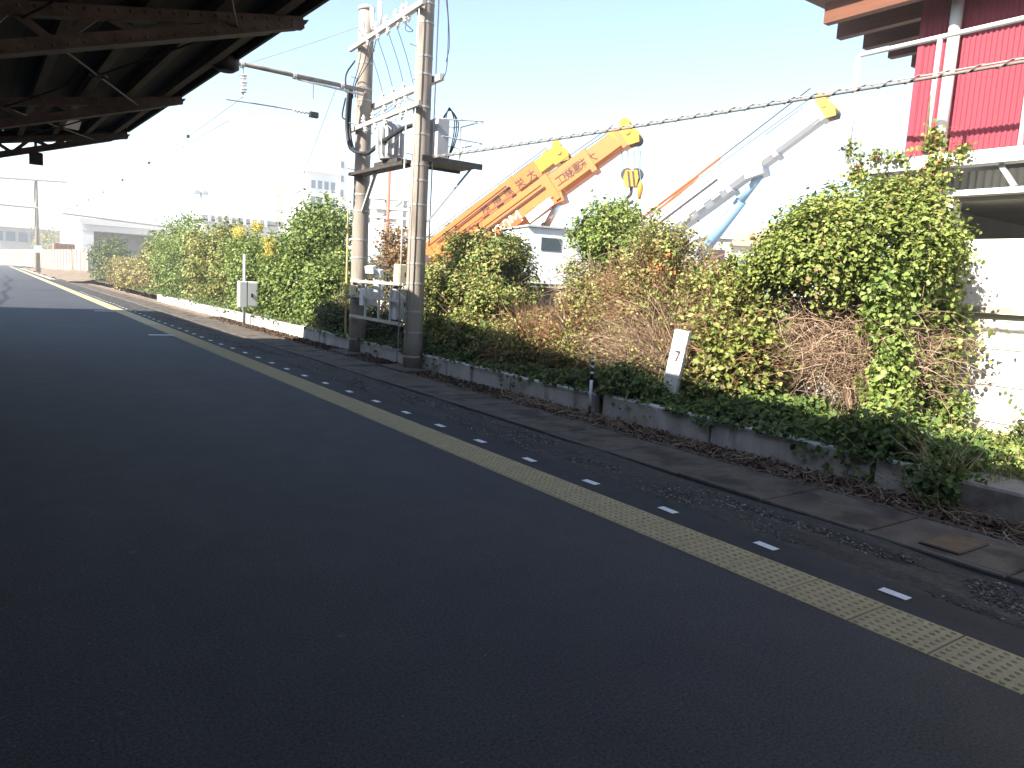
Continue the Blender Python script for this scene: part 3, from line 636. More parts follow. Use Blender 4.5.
# things hung on the poles
tf = thing('pole_transformer', 'grey finned drum transformer between the two poles', 'transformer', along(.5, 4.2))
c = along(.5, 4.18, .02); MB().tube([(c[0], c[1], c[2]-.36), (c[0], c[1], c[2]-.34), (c[0], c[1], c[2]+.28), (c[0], c[1], c[2]+.34)], [.19, .21, .21, .12], 20).build('tank', GSTEEL, tf, True)
for k in range(14):
    a = k*.449; MB().beam((c[0]+.24*math.cos(a), c[1]+.24*math.sin(a), c[2]-.28), (c[0]+.24*math.cos(a), c[1]+.24*math.sin(a), c[2]+.22), .015, .07, (math.cos(a), math.sin(a), 0)).build('fin', WSTEEL, tf)
for k in (-1, 1): insul(tf, (c[0]+.07*k, c[1], c[2]+.3), .18, .04)
MB().box(c[0]-.1, c[0]+.1, c[1]-.5, c[1]+.5, c[2]-.44, c[2]-.37).build('cradle', DSTEEL, tf)
tb = thing('switch_box', 'dark grey switch box on the sky side of the near pole', 'switch box', (6.62, 11.9, 3.7))
MB().bev(6.53, 6.75, 11.72, 12.05, zd+.04, 4.42, .03).build('case', GSTEEL, tb); 
for k in range(3): wire(tb, [(6.7, 11.8+.1*k, 4.35), (6.78+.05*k, 11.8+.08*k, 4.62), (6.93+.04*k, 11.85, 4.4), (6.9+.03*k, 11.85, 4.05), (6.8, 11.85, zd+.05)], .011, BLACK, 'lead')
def cabinet(name, label, px0, py0, px1, py1, Y, dep, m, cat='box', hinge=True):
    a = at(px0, py0, Y=Y); b = at(px1, py1, Y=Y); t = thing(name, label, cat, ((a[0]+b[0])/2, Y, b[2]))
    MB().bev(a[0], b[0], Y-.0, Y+dep, b[2], a[2], .008).build('case', m, t)
    MB().bev(a[0]+.015, b[0]-.015, Y-.014, Y-.002, b[2]+.015, a[2]-.015, .002).build('door', m, t)
    MB().box(b[0]-.05, b[0]-.03, Y-.03, Y-.015, (a[2]+b[2])/2-.04, (a[2]+b[2])/2+.04).build('handle', DSTEEL, t)
    return t
cabinet('meter_box', 'white meter box beside the far pole, upper one of the rack', 363, 288, 376.5, 306, 13.9, .16, BOXW)
cabinet('meter_box', 'small white box with a tube under it between the poles', 377, 280, 384, 297, 13.6, .14, BOXW)
cabinet('meter_box', 'tall narrow white box touching the near pole', 396, 289, 405.5, 320, 12.5, .2, BOXW)
cabinet('meter_box', 'cream box mounted high on the left of the near pole', 398.5, 264, 406, 285, 12.4, .18, BOXY)
cabinet('meter_box', 'small cream box strapped to the front of the far pole', 351.5, 285, 358, 295.5, P1[1]-.3, .1, BOXY)
rk = thing('mounting_rack', 'steel rail rack between the two poles carrying boxes', 'rack', (6.4, 13.3, 1))
for z in (1.5, 1.2, .78): MB().beam(along(.02, z, -.2), along(.98, z, -.2), .04, .055).build('rail', BAND, rk)
for t_ in (.3, .55, .75): MB().beam(along(t_, .75, -.17), along(t_, 1.55, -.17), .035, .035, (0, 1, 0)).build('upright', GALV, rk)
fl = thing('floodlight', 'small white twin floodlight between the poles above the rack', 'floodlight', (6.5, 13.6, 1.7))
for k, (px, py) in enumerate(((371, 269), (378, 273))):
    c = Vector(at(px, py, Y=13.7)); dd = Vector((-.7, -.5, -.25)).normalized(); MB().beam(c-dd*.09, c+dd*.08, .14, .11, (0, 0, 1), .18, .14).build('head', BOXW, fl)
c = at(374, 282, Y=13.7); MB().tube([(c[0], 13.7, 1.5), (c[0], 13.7, 1.78)], .02, 8).build('stem', GALV, fl)
cp = thing('conduit_pipe', 'ochre conduit pipe standing left of the far pole', 'pipe', (6.2, 14.9, 0))
a = at(348.5, 208, Y=14.9); MB().tube(arc([(a[0], 14.9, a[2]), (a[0], 14.9, 1.5), (a[0], 14.9, .5), (a[0]+.04, 14.9, .36), (P1[0]-.16, 14.85, .3)]), .022, 8).build('pipe', CONDY, cp, True)
for z in (a[2]-.05, 2.2, 1.2): MB().tube([(a[0]-.03, 14.9, z), (P1[0]-.1, 14.8, z)], .012, 6).build('strap', GALV, cp)
# white cabinet on a post further along
pc = thing('post_cabinet', 'white equipment cabinet on a slim grey post before the hedge', 'cabinet', (6.28, 22.2, 0))
a = at(239, 281, Y=22.2); b = at(256.5, 307, Y=22.2)
MB().bev(a[0], b[0], 22.1, 22.38, b[2], a[2], .02).build('case', BOXW, pc); xm = a[0]+.42*(b[0]-a[0])
MB().bev(xm+.01, b[0]-.03, 22.08, 22.097, b[2]+.04, a[2]-.04, .003).build('door', BOXW, pc); MB().box(xm-.02, xm+.004, 22.085, 22.098, b[2], a[2]).build('seam', DSTEEL, pc)
MB().box(xm+.1, xm+.15, 22.05, 22.08, (a[2]+b[2])/2-.08, (a[2]+b[2])/2+.02).build('handle', BLACK, pc)
MB().tube([(xm, 22.42, -.05), (xm, 22.42, 2.05)], .045, 10).build('post', GSTEEL, pc, True)
# kilometre board leaning in the ivy, and the banded stake
kb = thing('distance_board', 'leaning white board marked 7 standing in the ivy', 'sign', (7.0, 6.35, .25))
A = Vector(at(661, 393, X=7.0)); B = Vector(at(674.5, 396, X=7.0)); T = Vector(at(689, 332, X=7.0)); S = Vector(at(675, 329, X=7.0))
MB().poly([A, B, T, S], (.05, 0, 0)).build('board', BOXW, kb)
ax = (T-B).normalized(); MB().beam(A.lerp(B, .5)-ax*.3+Vector((.05, 0, 0)), A.lerp(B, .5)+ax*.02+Vector((.03, 0, 0)), .1, .05, (1, 0, 0)).build('foot', BLACK, kb)
def text(body, size, org, xdir, ydir, m, parent, name='lettering', ext=.004):
    cu = bpy.data.curves.new(name, 'FONT'); cu.body = body; cu.size = size; cu.extrude = ext; cu.align_x = 'CENTER'; cu.align_y = 'CENTER'
    o = bpy.data.objects.new(name, cu); C.objects.link(o); dg = bpy.context.evaluated_depsgraph_get(); dg.update()
    me = bpy.data.meshes.new_from_object(o.evaluated_get(dg)); bpy.data.objects.remove(o); me.materials.clear(); me.materials.append(m)
    x = Vector(xdir).normalized(); z = x.cross(Vector(ydir)).normalized(); y = z.cross(x)
    Mx = Matrix((x, y, z)).transposed().to_4x4(); Mx.translation = Vector(org); me.transform(Mx)
    o = bpy.data.objects.new(name, me); C.objects.link(o); adopt(o, parent); return o
cc = A.lerp(T, .6)+Vector((-.004, 0, 0)); text('7', .2, cc, (A-B)*-1, T-B, INK, kb, 'numeral')
st = thing('stake', 'thin black-and-white banded stake with a dark disc plate', 'marker stake', (6.36, 7.2, -.05))
x, y = 6.4, 7.15
for (a, b, m) in ((-.06, .1, BLACK), (.1, .44, BOXW), (.44, .72, BLACK)): MB().tube([(x, y, a), (x+.0, y, b-.001)], .021, 10).build('shaft_band', m, st, True)
for k in range(3): MB().tube([(x, y, .52+.08*k), (x, y, .55+.08*k)], .0225, 10).build('pale_ring', BOXW, st)
MB().disc((x+.04, y+.03, .4), (.55, .83, 0), .085, .006, 6).build('plate', BLACK, st)
# ================================================================== red building on the right
rb = thing('red_building', 'red corrugated upper storey with timber eaves over a dark open ground floor', 'building', (11, 0, 0))
YN = -7.
rb_w = MB(); n = int((5.7-YN)/.066)
for i in range(n+1):
    y = 5.7-i*.066; k = len(rb_w.v)
    for (dy, dx) in ((0, 0), (.018, 0), (.026, -.014), (.052, -.014), (.06, 0)):
        for z in (3.46, 6.05): rb_w.v.append((10.8+dx, y-dy, z))
m_ = len(rb_w.v)//2
for i in range(m_-1): rb_w.f.append((2*i, 2*i+2, 2*i+3, 2*i+1))
rb_w.build('siding', REDS, rb); MB().box(10.83, 16, YN, 5.7, 3.46, 6.05).build('upper_wall', REDS, rb)
MB().box(10.775, 10.81, 5.66, 5.74, 3.46, 6.05).build('corner_trim', REDS, rb)
for X, q in zip((10.2, 10.9, 11.6, 12.3, 13.0, 13.7), ((823, 26), (837, 31), (863, 43), (888, 54), (911, 64), (925, 72))):
    e = at(*q, X=X); MB().bev(X, X+.13, YN, e[1], 5.66, 5.95, .004).build('rafter', WOOD, rb)
MB().box(9.9, 16, YN, 7.2, 6.06, 6.12).build('soffit', WOOD, rb); MB().box(9.85, 16.1, YN, 7.25, 6.125, 6.3).build('roof', GSTEEL, rb)
for k in range(2): MB().tube([(10.68, 5.22-k*4.5, 3.4), (10.68, 5.22-k*4.5, 5.9)], .075, 12).build('downpipe', WSTEEL, rb, True)
rl = MB().tube([(9.6, 5.89, 4.88), (9.6, YN, 4.88)], .032, 8)
rl.build('handrail', WSTEEL, rb, True)
for y in np.arange(5.89, YN, -1.04): MB().tube([(9.6, y, 3.45), (9.6, y, 4.86)], .03, 8).build('rail_post', WSTEEL, rb, True)
MB().box(9.5, 10.8, YN, 5.84, 3.38, 3.44).build('deck', GSTEEL, rb)
MB().box(9.42, 9.62, YN, 5.86, 3.29, 3.446).build('deck_beam', WSTEEL, rb)
co = MB(); 
for i in range(int((5.8-YN)/.09)): y = 5.8-i*.09; co.add([(9.95, y, 3.0), (9.99, y-.045, 3.0), (9.95, y-.09, 3.0), (9.95, y, 3.3), (9.99, y-.045, 3.3), (9.95, y-.09, 3.3)], [(0, 1, 4, 3), (1, 2, 5, 4)])
co.build('fluted_panel', WSTEEL, rb)
MB().box(9.5, 9.66, YN, 5.0, 2.95, 3.015).build('lower_beam', WSTEEL, rb)
for y in (3.95, 2.6, 5.3, 1.2): MB().beam((9.52, y-.18, 3.02), (9.52, y, 3.28), .05, .05).build('strut', GSTEEL, rb)
MB().box(9.67, 16, YN, 5.0, 2.9, 2.99).build('floor_slab', GREYF, rb)
MB().box(9.55, 9.72, YN, 4.6, -.05, 2.44).build('parapet', RENDER, rb)
MB().box(9.54, 9.76, 4.42, 4.61, 2.445, 2.945).build('pilaster', RENDER, rb)
for (x, y) in ((11.2, 3.9), (11.2, 1.6), (13, 4.3)): MB().box(x, x+.22, y-.2, y, 0, 2.895).build('column', GREYF, rb)
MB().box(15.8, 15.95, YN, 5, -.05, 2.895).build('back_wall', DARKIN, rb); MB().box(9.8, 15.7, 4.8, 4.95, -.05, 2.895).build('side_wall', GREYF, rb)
c = at(1022, 192, X=9.75); gl = thing('round_lamp', 'round white lamp under the floor slab at the right frame edge', 'lamp', c)
MB().tube([(c[0], c[1], c[2]+.07*math.sin(a)) for a in np.linspace(-1.5, 1.5, 9)], [.07*math.cos(a) for a in np.linspace(-1.5, 1.5, 9)], 12).build('globe', PORC, gl, True)
MB().tube([(c[0], c[1], c[2]+.06), (c[0], c[1], 2.89)], .012, 6).build('stem', GSTEEL, gl)
# ================================================================== cranes in the yard
def wheel(parent, c, ax, r=.55, wd=.4):
    c = Vector(c); a = Vector(ax).normalized(); w_ = MB().tube([c-a*wd/2, c-a*wd*.42, c+a*wd*.42, c+a*wd/2], [r*.9, r, r, r*.9], 20).build('wheel', TYRE, parent); MB().disc(c, a, r*.55, wd+.03, 14).build('rim', GSTEEL, w_)
def crane(label, b, t, h, m, body, sect, cyl, D, head=YELLOWC, texts=(), carrier=True, wd=None):
    """b, t: foot and head of the boom; sect: (from, to, scale) along it; cyl: (boom fraction, foot point offset)"""
    b = Vector(b); t = Vector(t); d = (t-b).normalized(); L = (t-b).length; n = d.cross(Vector((0, 0, 1))).normalized(); u = n.cross(d)
    hz = Vector((d.x, d.y, 0)).normalized(); wd = wd or h*.85
    cr = thing('mobile_crane', label, 'crane', (b.x, b.y, -.1))
    if n.dot(Vector((0, 0, 1.6))-b) < 0: n = -n       # n points to the platform side
    for (f0, f1, s, mm) in sect:
        pr = MB(); hh, ww = h*s, wd*s; ch = .16*hh
        sec = [(-ww/2, hh/2), (ww/2, hh/2), (ww/2, -hh/2+ch), (ww/2-ch, -hh/2), (-ww/2+ch, -hh/2), (-ww/2, -hh/2+ch)]
        vs = [b+d*(L*f)+n*x+u*z for f in (f0, f1) for x, z in sec]
        pr.add(vs, [tuple(range(6)), tuple(range(11, 5, -1))]+[(i, (i+1) % 6, 6+(i+1) % 6, 6+i) for i in range(6)]); pr.build('boom_section', mm, cr)
        cl_ = MB().beam(b+d*(L*f1-.12), b+d*(L*f1+.1), ww*1.05, hh*1.05, u); cl_.build('collar', mm, cr)
    f1 = sect[0][1]*L
    for oz in (.3, -.3): MB().beam(b+d*.6+n*(wd/2+.02)+u*h*oz, b+d*(f1-.3)+n*(wd/2+.02)+u*h*oz, .04, .05, u).build('stiffener', body, cr)
    for k in range(5): MB().beam(b+d*(f1*(.25+.15*k))+n*(wd/2+.03)-u*h*.34, b+d*(f1*(.25+.15*k)+.45)+n*(wd/2+.03)-u*h*.34, .08, .2, u).build('side_fitting', ORANGE2 if m is ORANGE else GSTEEL, cr)
    MB().tube([b+d*1.0+n*(wd/2+.06)+u*h*.12, b+d*(f1-.2)+n*(wd/2+.06)+u*h*.12], .03, 6).build('hydraulic_pipe', DSTEEL, cr)
    e = b+d*L; s = sect[-1][2]; hh = h*s
    for sd in (-1, 1):
        MB().poly([v+n*(wd*s*.42*sd) for v in (e-u*hh*.5, e+d*.5-u*hh*.72, e+d*.68-u*hh*.3, e+d*.5+u*hh*.42, e-d*.35+u*hh*.6)], n*.06*sd).build('head_plate', head, cr)
    MB().beam(e-d*.5, e+d*.12, wd*s*.78, hh*.9, u).build('head_block', ORANGE2 if m is ORANGE else GSTEEL, cr)
    MB().disc(e+d*.32+n*(wd*s*.42+.08), n, .1, .05, 12).build('pin_cap', head, cr)
    for k in (-.3, 0, .3):
        MB().disc(e+d*.45-u*hh*.5+n*wd*s*k, n, .2, .08, 16).build('sheave', DSTEEL, cr); MB().disc(e+d*.4+u*hh*.5+n*wd*s*k, n, .2, .07, 14).build('sheave', head, cr)
    f, off = cyl; p = b+d*L*f-u*h*.55; q = Vector(b)+Vector(off); mid = p.lerp(q, .3)
    MB().tube([q, mid], h*.2, 14).build('lift_cylinder', m if cyl[1] is not None and m is not WCRANE else BCRANE, cr, True); MB().tube([mid, p], h*.13, 14).build('cylinder_rod', BCRANE if m is WCRANE else CHROME, cr, True)
    MB().beam(p+u*h*.25-d*.5, p+u*h*.05+d*.35, wd*.9, h*.35, u).build('cylinder_lug', m, cr)
    rp = MB()
    for k in (-.2, .2): rp.tube([b+u*h*.75+n*k+d*.2, e+u*hh*.75+n*k], .018, 5)
    rp.build('hoist_rope', DSTEEL, cr)
    for k in range(int(L/1.6)): MB().beam(b+d*(L*.12+k*1.3)+u*h*.5, b+d*(L*.12+k*1.3)+u*(h*.5+.12), .18, .1, d).build('rope_guide', m, cr)
    # slewing house, cab, carrier
    for sdn in (-1, 1): MB().poly([b+n*sdn*wd*.7-hz*1.2-Vector((0, 0, 1.0)), b+n*sdn*wd*.7+hz*1.6-Vector((0, 0, 1.0)), b+n*sdn*wd*.7+hz*.5+Vector((0, 0, .5)), b+n*sdn*wd*.7-hz*.8+Vector((0, 0, .45))], n*.12*sdn).build('side_frame', body, cr)
    hzn = Vector((n.x, n.y, 0)).normalized()
    def ob(f0, f1, s0, s1, z0, z1, name, mm, parent=None):
        o = Vector((b.x, b.y, 0)); vs = [o+hz*f+hzn*s_+Vector((0, 0, z)) for z in (z0, z1) for f, s_ in ((f0, s0), (f1, s0), (f1, s1), (f0, s1))]
        return MB().add(vs, [(0, 1, 2, 3), (4, 5, 6, 7), (0, 1, 5, 4), (1, 2, 6, 5), (2, 3, 7, 6), (3, 0, 4, 7)]).build(name, mm, parent or cr)
    bz = b.z-1.0
    ob(-2.2, 1.8, -1.3, 1.3, bz-.35, bz, 'turntable', body); ob(-2.9, -1.3, -1.25, 1.25, bz+.01, bz+.95, 'counterweight', GSTEEL)
    cb = ob(1.2, 2.9, .95, 1.85, bz-.3, bz+1.25, 'cab', body); ob(1.35, 2.75, 1.86, 1.875, bz+.4, bz+1.1, 'window', GLASS, cb); ob(2.91, 2.925, 1.02, 1.78, bz+.2, bz+1.15, 'windscreen', GLASS, cb)
    ob(-4, 6.5, -1.2, 1.2, .55, bz-.4, 'carrier', body); fc = ob(6.51, 8.2, -1.2, 1.2, .45, bz+.5, 'driver_cab', body); ob(8.21, 8.225, -1.05, 1.05, bz-.35, bz+.35, 'windscreen', GLASS, fc)
    for f in (-3, -1.6, 4.2, 5.7):
        for sd in (-1.05, 1.05): wheel(cr, Vector((b.x, b.y, .5))+hz*f+hzn*sd, hzn)
    for (body_, size, fr, oz, mm) in texts:
        sc_ = [q[2] for q in sect if q[0] <= fr <= q[1]][0]; c0 = b+d*(L*fr)+n*(wd*.5*sc_+.012)+u*(oz*h); text(body_, size, c0, d, u, mm, cr)
    return cr, e, d, n, u
crane('orange mobile crane with the shorter boom, left of the pair', far(424, 258, 35), far(554, 158, 33.5), .86, ORANGE, ORANGE,
      [(0, .72, 1, ORANGE), (.72, .88, .9, ORANGE), (.88, 1, .8, YELLOWC)], (.6, (1.6, -1.0, -1.0)), 34, texts=[(ch, .46, .50+.085*k, -.1, INK) for k, ch in enumerate('株機建栄大')])
cb_, e, d, n, u = crane('orange mobile crane with the longer boom and hanging hook block', far(462, 256, 31.5), far(622, 139, 29.5), 1.08, ORANGE, ORANGE,
      [(0, .6, 1, ORANGE), (.6, .82, .86, ORANGE), (.82, 1, .72, ORANGE)], (.58, (2.0, -1.4, -.6)), 31, texts=[('320M', .7, .3, -.2, INKW)]+[(ch, .44, .655+.045*k, .0, INK) for k, ch in enumerate('工機運栄大')])
MB().beam(e-d*4.6-u*.55+n*.62, e-d*3.4-u*.5+n*.62, .02, .34, u).build('maker_plate', INKW, cb_)
# hook block on its falls
hb = far(632, 178, 29.4); hk = thing('hook_block', 'yellow hook block hanging from the longer orange boom', 'hook block', hb); hv = Vector(hb); tp = Vector(far(631, 151, 29.4))
for k in (-.3, -.1, .1, .3): MB().tube([hv+n.cross(Vector((0, 0, 1)))*k, tp+n.cross(Vector((0, 0, 1)))*k*1.2], .02, 6).build('fall_rope', BCRANE, hk)
hd = n.cross(Vector((0, 0, 1))).normalized()
for k in (-.16, .16):
    MB().poly([hv+hd*a+Vector((0, 0, z))+n*k for a, z in ((-.22, .26), (.22, .26), (.29, 0), (.22, -.34), (-.22, -.34), (-.29, 0))], n*.06).build('cheek', YELLOWC, hk)
    for q in (-.15, .03): MB().poly([hv+hd*(q-.05)+Vector((0, 0, -.32))+n*(k*1.42), hv+hd*(q+.03)+Vector((0, 0, -.32))+n*(k*1.42), hv+hd*(q+.13)+Vector((0, 0, .22))+n*(k*1.42), hv+hd*(q+.05)+Vector((0, 0, .22))+n*(k*1.42)], n*.01).build('warning_stripe', DSTEEL, hk)
for k in (-.17, .17): MB().disc(hv+hd*k*1.1+Vector((0, 0, .12)), n, .24, .2, 16).build('sheave', DSTEEL, hk)
MB().tube(arc([hv+Vector((0, 0, -.35)), hv+Vector((0, 0, -.6)), hv+hd*.14+Vector((0, 0, -.78)), hv+hd*.05+Vector((0, 0, -.95)), hv-hd*.12+Vector((0, 0, -.85))]), .06, 8).build('hook', DSTEEL, hk, True)
ah = Vector(far(640, 190, 29.2)); aux = thing('auxiliary_hook', 'small yellow auxiliary hook weight on a thin rope beside the hook block', 'hook', ah)
MB().tube([ah+Vector((0, 0, .3)), ah+Vector((0, 0, .2)), ah, ah-Vector((0, 0, .35))], [.04, .1, .12, .05], 10).build('weight', YELLOWC, aux, True); MB().tube([ah+Vector((0, 0, .3)), Vector(far(638, 146, 29.2))], .015, 5).build('rope', BCRANE, aux)
wc, e, d, n, u = crane('white mobile crane with long boom and blue lift cylinder', far(632, 252, 41), far(820, 112, 37.5), 1.4, WCRANE, WCRANE,
      [(0, .55, 1, WCRANE), (.55, .78, .84, WCRANE), (.78, 1, .7, WCRANE)], (.68, tuple(Vector(far(700, 256, 40.2))-Vector(far(632, 252, 41)))), 40)
bb = Vector(far(632, 252, 41)); tt = Vector(far(820, 112, 37.5))
MB().tube([bb+u*1.0+d*1.5+n*.5, bb+u*1.0+d*6.5+n*.5], .07, 8).build('orange_pipe', ORANGE2, wc, True)
MB().tube([bb+u*1.2+d*4, tt+u*1.2+d*.2], .03, 6).build('stay_rope', DSTEEL, wc)
fj = thing('crane_jib', 'thin orange jib rising behind the white crane', 'crane jib', far(640, 230, 55))
a = Vector(far(636, 232, 55)); b = Vector(far(698, 176, 55)); MB().beam(a, b, .22, .25).build('chord', ORANGE2, fj); MB().beam(a-Vector((0, 0, 3.6)), a, .6, .6, (1, 0, 0)).build('mast', GSTEEL, fj)
# white box truck behind the wall
def obox(mb, o, hz, s, f0, f1, s0, s1, z0, z1):
    o = Vector((o[0], o[1], 0)); vs = [o+hz*f+s*q+Vector((0, 0, z)) for z in (z0, z1) for f, q in ((f0, s0), (f1, s0), (f1, s1), (f0, s1))]
    return mb.add(vs, [(0, 1, 2, 3), (4, 5, 6, 7), (0, 1, 5, 4), (1, 2, 6, 5), (2, 3, 7, 6), (3, 0, 4, 7)])
tk = thing('white_truck', 'white truck with a small dark rear window, parked behind the wall', 'truck', (13.4, 17.4, -.1)); o = far(556, 245, 21); hz = Vector((.25, .97, 0)).normalized(); s_ = Vector((hz.y, -hz.x, 0))
cbk = obox(MB(), o, hz, s_, 0, 2.0, -.85, .95, 1.55, 3.2).build('cab', BOXW, tk); obox(MB(), o, hz, s_, -.02, -.005, -.45, .15, 2.6, 2.95).build('rear_window', GLASS, cbk); obox(MB(), o, hz, s_, -.08, 2.1, -.9, 1.0, 3.21, 3.26).build('roof_visor', GSTEEL, cbk)
obox(MB(), o, hz, s_, .5, 1.4, -.87, -.86, 2.3, 2.9).build('side_window', GLASS, cbk)
obox(MB(), o, hz, s_, -4.5, 2.3, -1.1, 1.1, .8, 1.54).build('chassis', DSTEEL, tk)
for f in (-3.4, 1.2):
    for q in (-.95, .95): wheel(tk, Vector((o[0], o[1], .38))+hz*f+s_*q, s_, .48, .3)
# ================================================================== background
def block(name, label, cat, x0, x1, y0, y1, z1, m, z0=-.1): 
    t = thing(name, label, cat, ((x0+x1)/2, (y0+y1)/2, z0)); MB().box(x0, x1, y0, y1, z0, z1).build('wall', m, t); return t
# apartment/office block: lit side faces the line, shaded end faces the camera
Yb = 141.; c0 = at(307, 190, Y=Yb); Xb = c0[0]; zt = at(307, 171, Y=Yb)[2]; ye = at(272, 190, X=Xb)[1]; xe = at(345, 190, Y=Yb)[0]
ob_ = block('office_building', 'white multi-storey block with a stair tower behind the hedge', 'building', Xb, xe, Yb, ye, zt, PALE)
MB().box(Xb-.4, xe+.4, Yb-.4, ye+.4, zt+.01, zt+.7).build('parapet', PALE, ob_)
xt = at(338.5, 190, Y=Yb)[0]; MB().box(xt, xe+.5, Yb-.6, Yb+4, -.1, at(341, 157, Y=Yb)[2]).build('stair_tower', PALE, ob_)
for r_ in range(5):
    z = zt-2.0-r_*3.05
    for k in range(4):
        wq = (xt-Xb-1)/4; x = Xb+.7+k*wq; w_ = MB().box(x, x+.72*wq, Yb-.06, Yb-.012, z-1.1, z+.6).build('window', WSTEEL, ob_); MB().box(x+.06, x+.72*wq-.06, Yb-.09, Yb-.065, z-1.0, z+.5).build('pane', GLASSB, w_)
    y = at(280, 190, X=Xb)[1]; MB().box(Xb-.06, Xb-.01, y-2.2, y+2.2, z-1.2, z+.5).build('recess_shade', mat('recess_shade_brown', (.16, .125, .1), .9), ob_); MB().box(Xb-1.3, Xb-.07, y-4.5, y+2.2, z-1.5, z-1.25).build('balcony', PALE, ob_)  # flat panel, the recess shade is put into its dark brown
MB().box(Xb-.3, Xb-.02, Yb+1.2, Yb+1.9, 0, zt).build('downpipe', GREYF, ob_)
for k in range(3): MB().box(xe-1.2, xe-.6, Yb-.66, Yb-.61, at(341, 165+14*k, Y=Yb)[2]-.6, at(341, 165+14*k, Y=Yb)[2]+.6).build('tower_window', GLASSB, ob_)
# viaduct abutment and deck left of the hedge
Yv = 95.; va = at(92, 250, Y=Yv); vb = at(330, 240, Y=Yv)
vi = thing('viaduct', 'pale concrete viaduct with a shaded bay beyond the left hedge', 'viaduct', (va[0]+8, Yv, 0))
zt_ = at(120, 226, Y=Yv)[2]
MB().box(va[0]-1, vb[0], Yv, Yv+9, at(120, 233, Y=Yv)[2], zt_).build('deck', PALE, vi)
MB().box(va[0]-1.2, vb[0], Yv-.25, Yv-.05, zt_-.1, zt_+.55).build('parapet', PALE, vi)
for k in range(5): x = va[0]-.9+k*8.2; MB().box(x, x+1.1, Yv+.05, Yv+8, -.1, at(120, 233, Y=Yv)[2]-.01).build('pier', PALE, vi)
MB().box(va[0]+.25, vb[0], Yv+4, Yv+4.3, -.1, at(120, 233, Y=Yv)[2]-.02).build('bay_wall', GREYF, vi)
a = at(62, 213, Y=Yv-3); b = at(215, 233, Y=Yv-3); MB().tube([tuple(a), tuple(b)], .12, 8).build('slanted_tube', GREYF, vi)  # thin grey tube slanting across in front of the viaduct
# low hall with a canopy roof at the far left
Yh = 190.; ha = at(-25, 240, Y=Yh); hb_ = at(60, 240, Y=Yh); zh = at(40, 227, Y=Yh)[2]
hl_ = block('low_hall', 'low pale hall with a thin flat roof at the far left', 'building', ha[0], hb_[0], Yh, Yh+12, zh-.6, GREYF)
MB().box(ha[0]-.5, hb_[0]+.5, Yh-1.5, Yh+13, zh-.55, zh-.1).build('roof', PALE, hl_)
for k in range(6): x = ha[0]+1+k*(hb_[0]-ha[0]-2)/6; MB().box(x, x+1.6, Yh-.08, Yh-.01, zh-3.4, zh-1.4).build('window', GLASSB, hl_)
MB().box(hb_[0]+1.6, hb_[0]+4.4, Yh-20, Yh-18.6, -.1, .01).build('plinth', GREYF, hl_)
# orange container stack
cn = at(71, 246, Y=112); ct = thing('orange_container', 'small orange-red container seen over the pale fence', 'container', (cn[0], 112, 0))
MB().box(cn[0]-1.9, cn[0]+1.9, 112, 114, cn[2]-1.5, cn[2]+.25).build('box', mat('container_orange', (.36, .17, .11), .7, .15, 2), ct)
for k in range(8): MB().box(cn[0]-1.8+k*.47, cn[0]-1.62+k*.47, 111.94, 111.99, cn[2]-1.45, cn[2]+.2).build('rib', mat('container_orange', (.55, .16, .07)), ct)
MB().box(cn[0]-1.9, cn[0]+1.9, 112, 114, -.1, cn[2]-1.51).build('stand', GREYF, ct)
# board fence along the far bank
FENCE = mat('fence_board', (.27, .235, .195), .9, .25, 3, stretch=(4, 4, .3))
fe = thing('board_fence', 'pale upright board fence along the far bank', 'fence', (8, 100, .5))
pa = np.array([9.3, 92.]); pb_ = np.array([1.5, 175.]); N_ = 44
for k in range(N_):
    q0 = pa+(pb_-pa)*k/N_; q1 = pa+(pb_-pa)*(k+.97)/N_; z0 = .25; h = 2.55
    MB().beam((q0[0], q0[1], z0+h/2), (q1[0], q1[1], z0+h/2), .06, h).build('board_panel', FENCE, fe); MB().box(q0[0]-.08, q0[0]+.08, q0[1]-.12, q0[1]+.0, z0, z0+h+.08).build('post', COPE, fe)
# line poles, mast
lp = thing('line_pole', 'far concrete line pole with two long arms and a white plate', 'pole', (6.1, 100, 0)); q0 = at(38, 268, Y=100); q1 = at(37, 179, Y=100)
MB().tube([(q0[0], 100, 0), (q0[0], 100, q1[2])], [.26, .19], 12).build('pole', POLE, lp, True)
for (ya, yb, xr) in ((177, 182, 67), (203, 208, 38)):
    a = at(-30, ya-1.5, Y=99.7); b = at(xr, yb, Y=99.7); MB().tube([tuple(a), tuple(b)], .12, 8).build('arm', GREYF, lp)
a = at(34, 245, Y=99.6); b = at(42, 253, Y=99.6); MB().box(a[0], b[0], 99.55, 99.6, b[2], a[2]).build('plate', BOXW, lp)
lm = thing('light_mast', 'slim lamp mast with twin heads above the left hedge', 'lamp mast', far(201, 250, 105)); a = far(201, 192, 105); MB().tube([(a[0], a[1], 0), tuple(a)], [.16, .1], 10).build('mast', BAND, lm, True)
for k in (-.5, .5): MB().box(a[0]+k-.35, a[0]+k+.35, a[1]-.4, a[1]+.1, a[2]-.2, a[2]+.15).build('lamp_head', GSTEEL, lm)
MB().box(a[0]-.9, a[0]+.9, a[1]-.05, a[1]+.05, a[2]-.32, a[2]-.22).build('crossbar', GSTEEL, lm)
sh = at(225, 219, Y=90); s2 = block('flat_shed', 'flat-roofed shed behind the middle of the left hedge', 'shed', at(203, 219, Y=90)[0], at(278, 219, Y=90)[0], 90, 96, at(225, 222, Y=90)[2], PALE); MB().box(at(200, 219, Y=90)[0], at(281, 219, Y=90)[0], 89, 97, at(225, 221, Y=90)[2], at(225, 217, Y=90)[2]).build('roof', GREYF, s2)
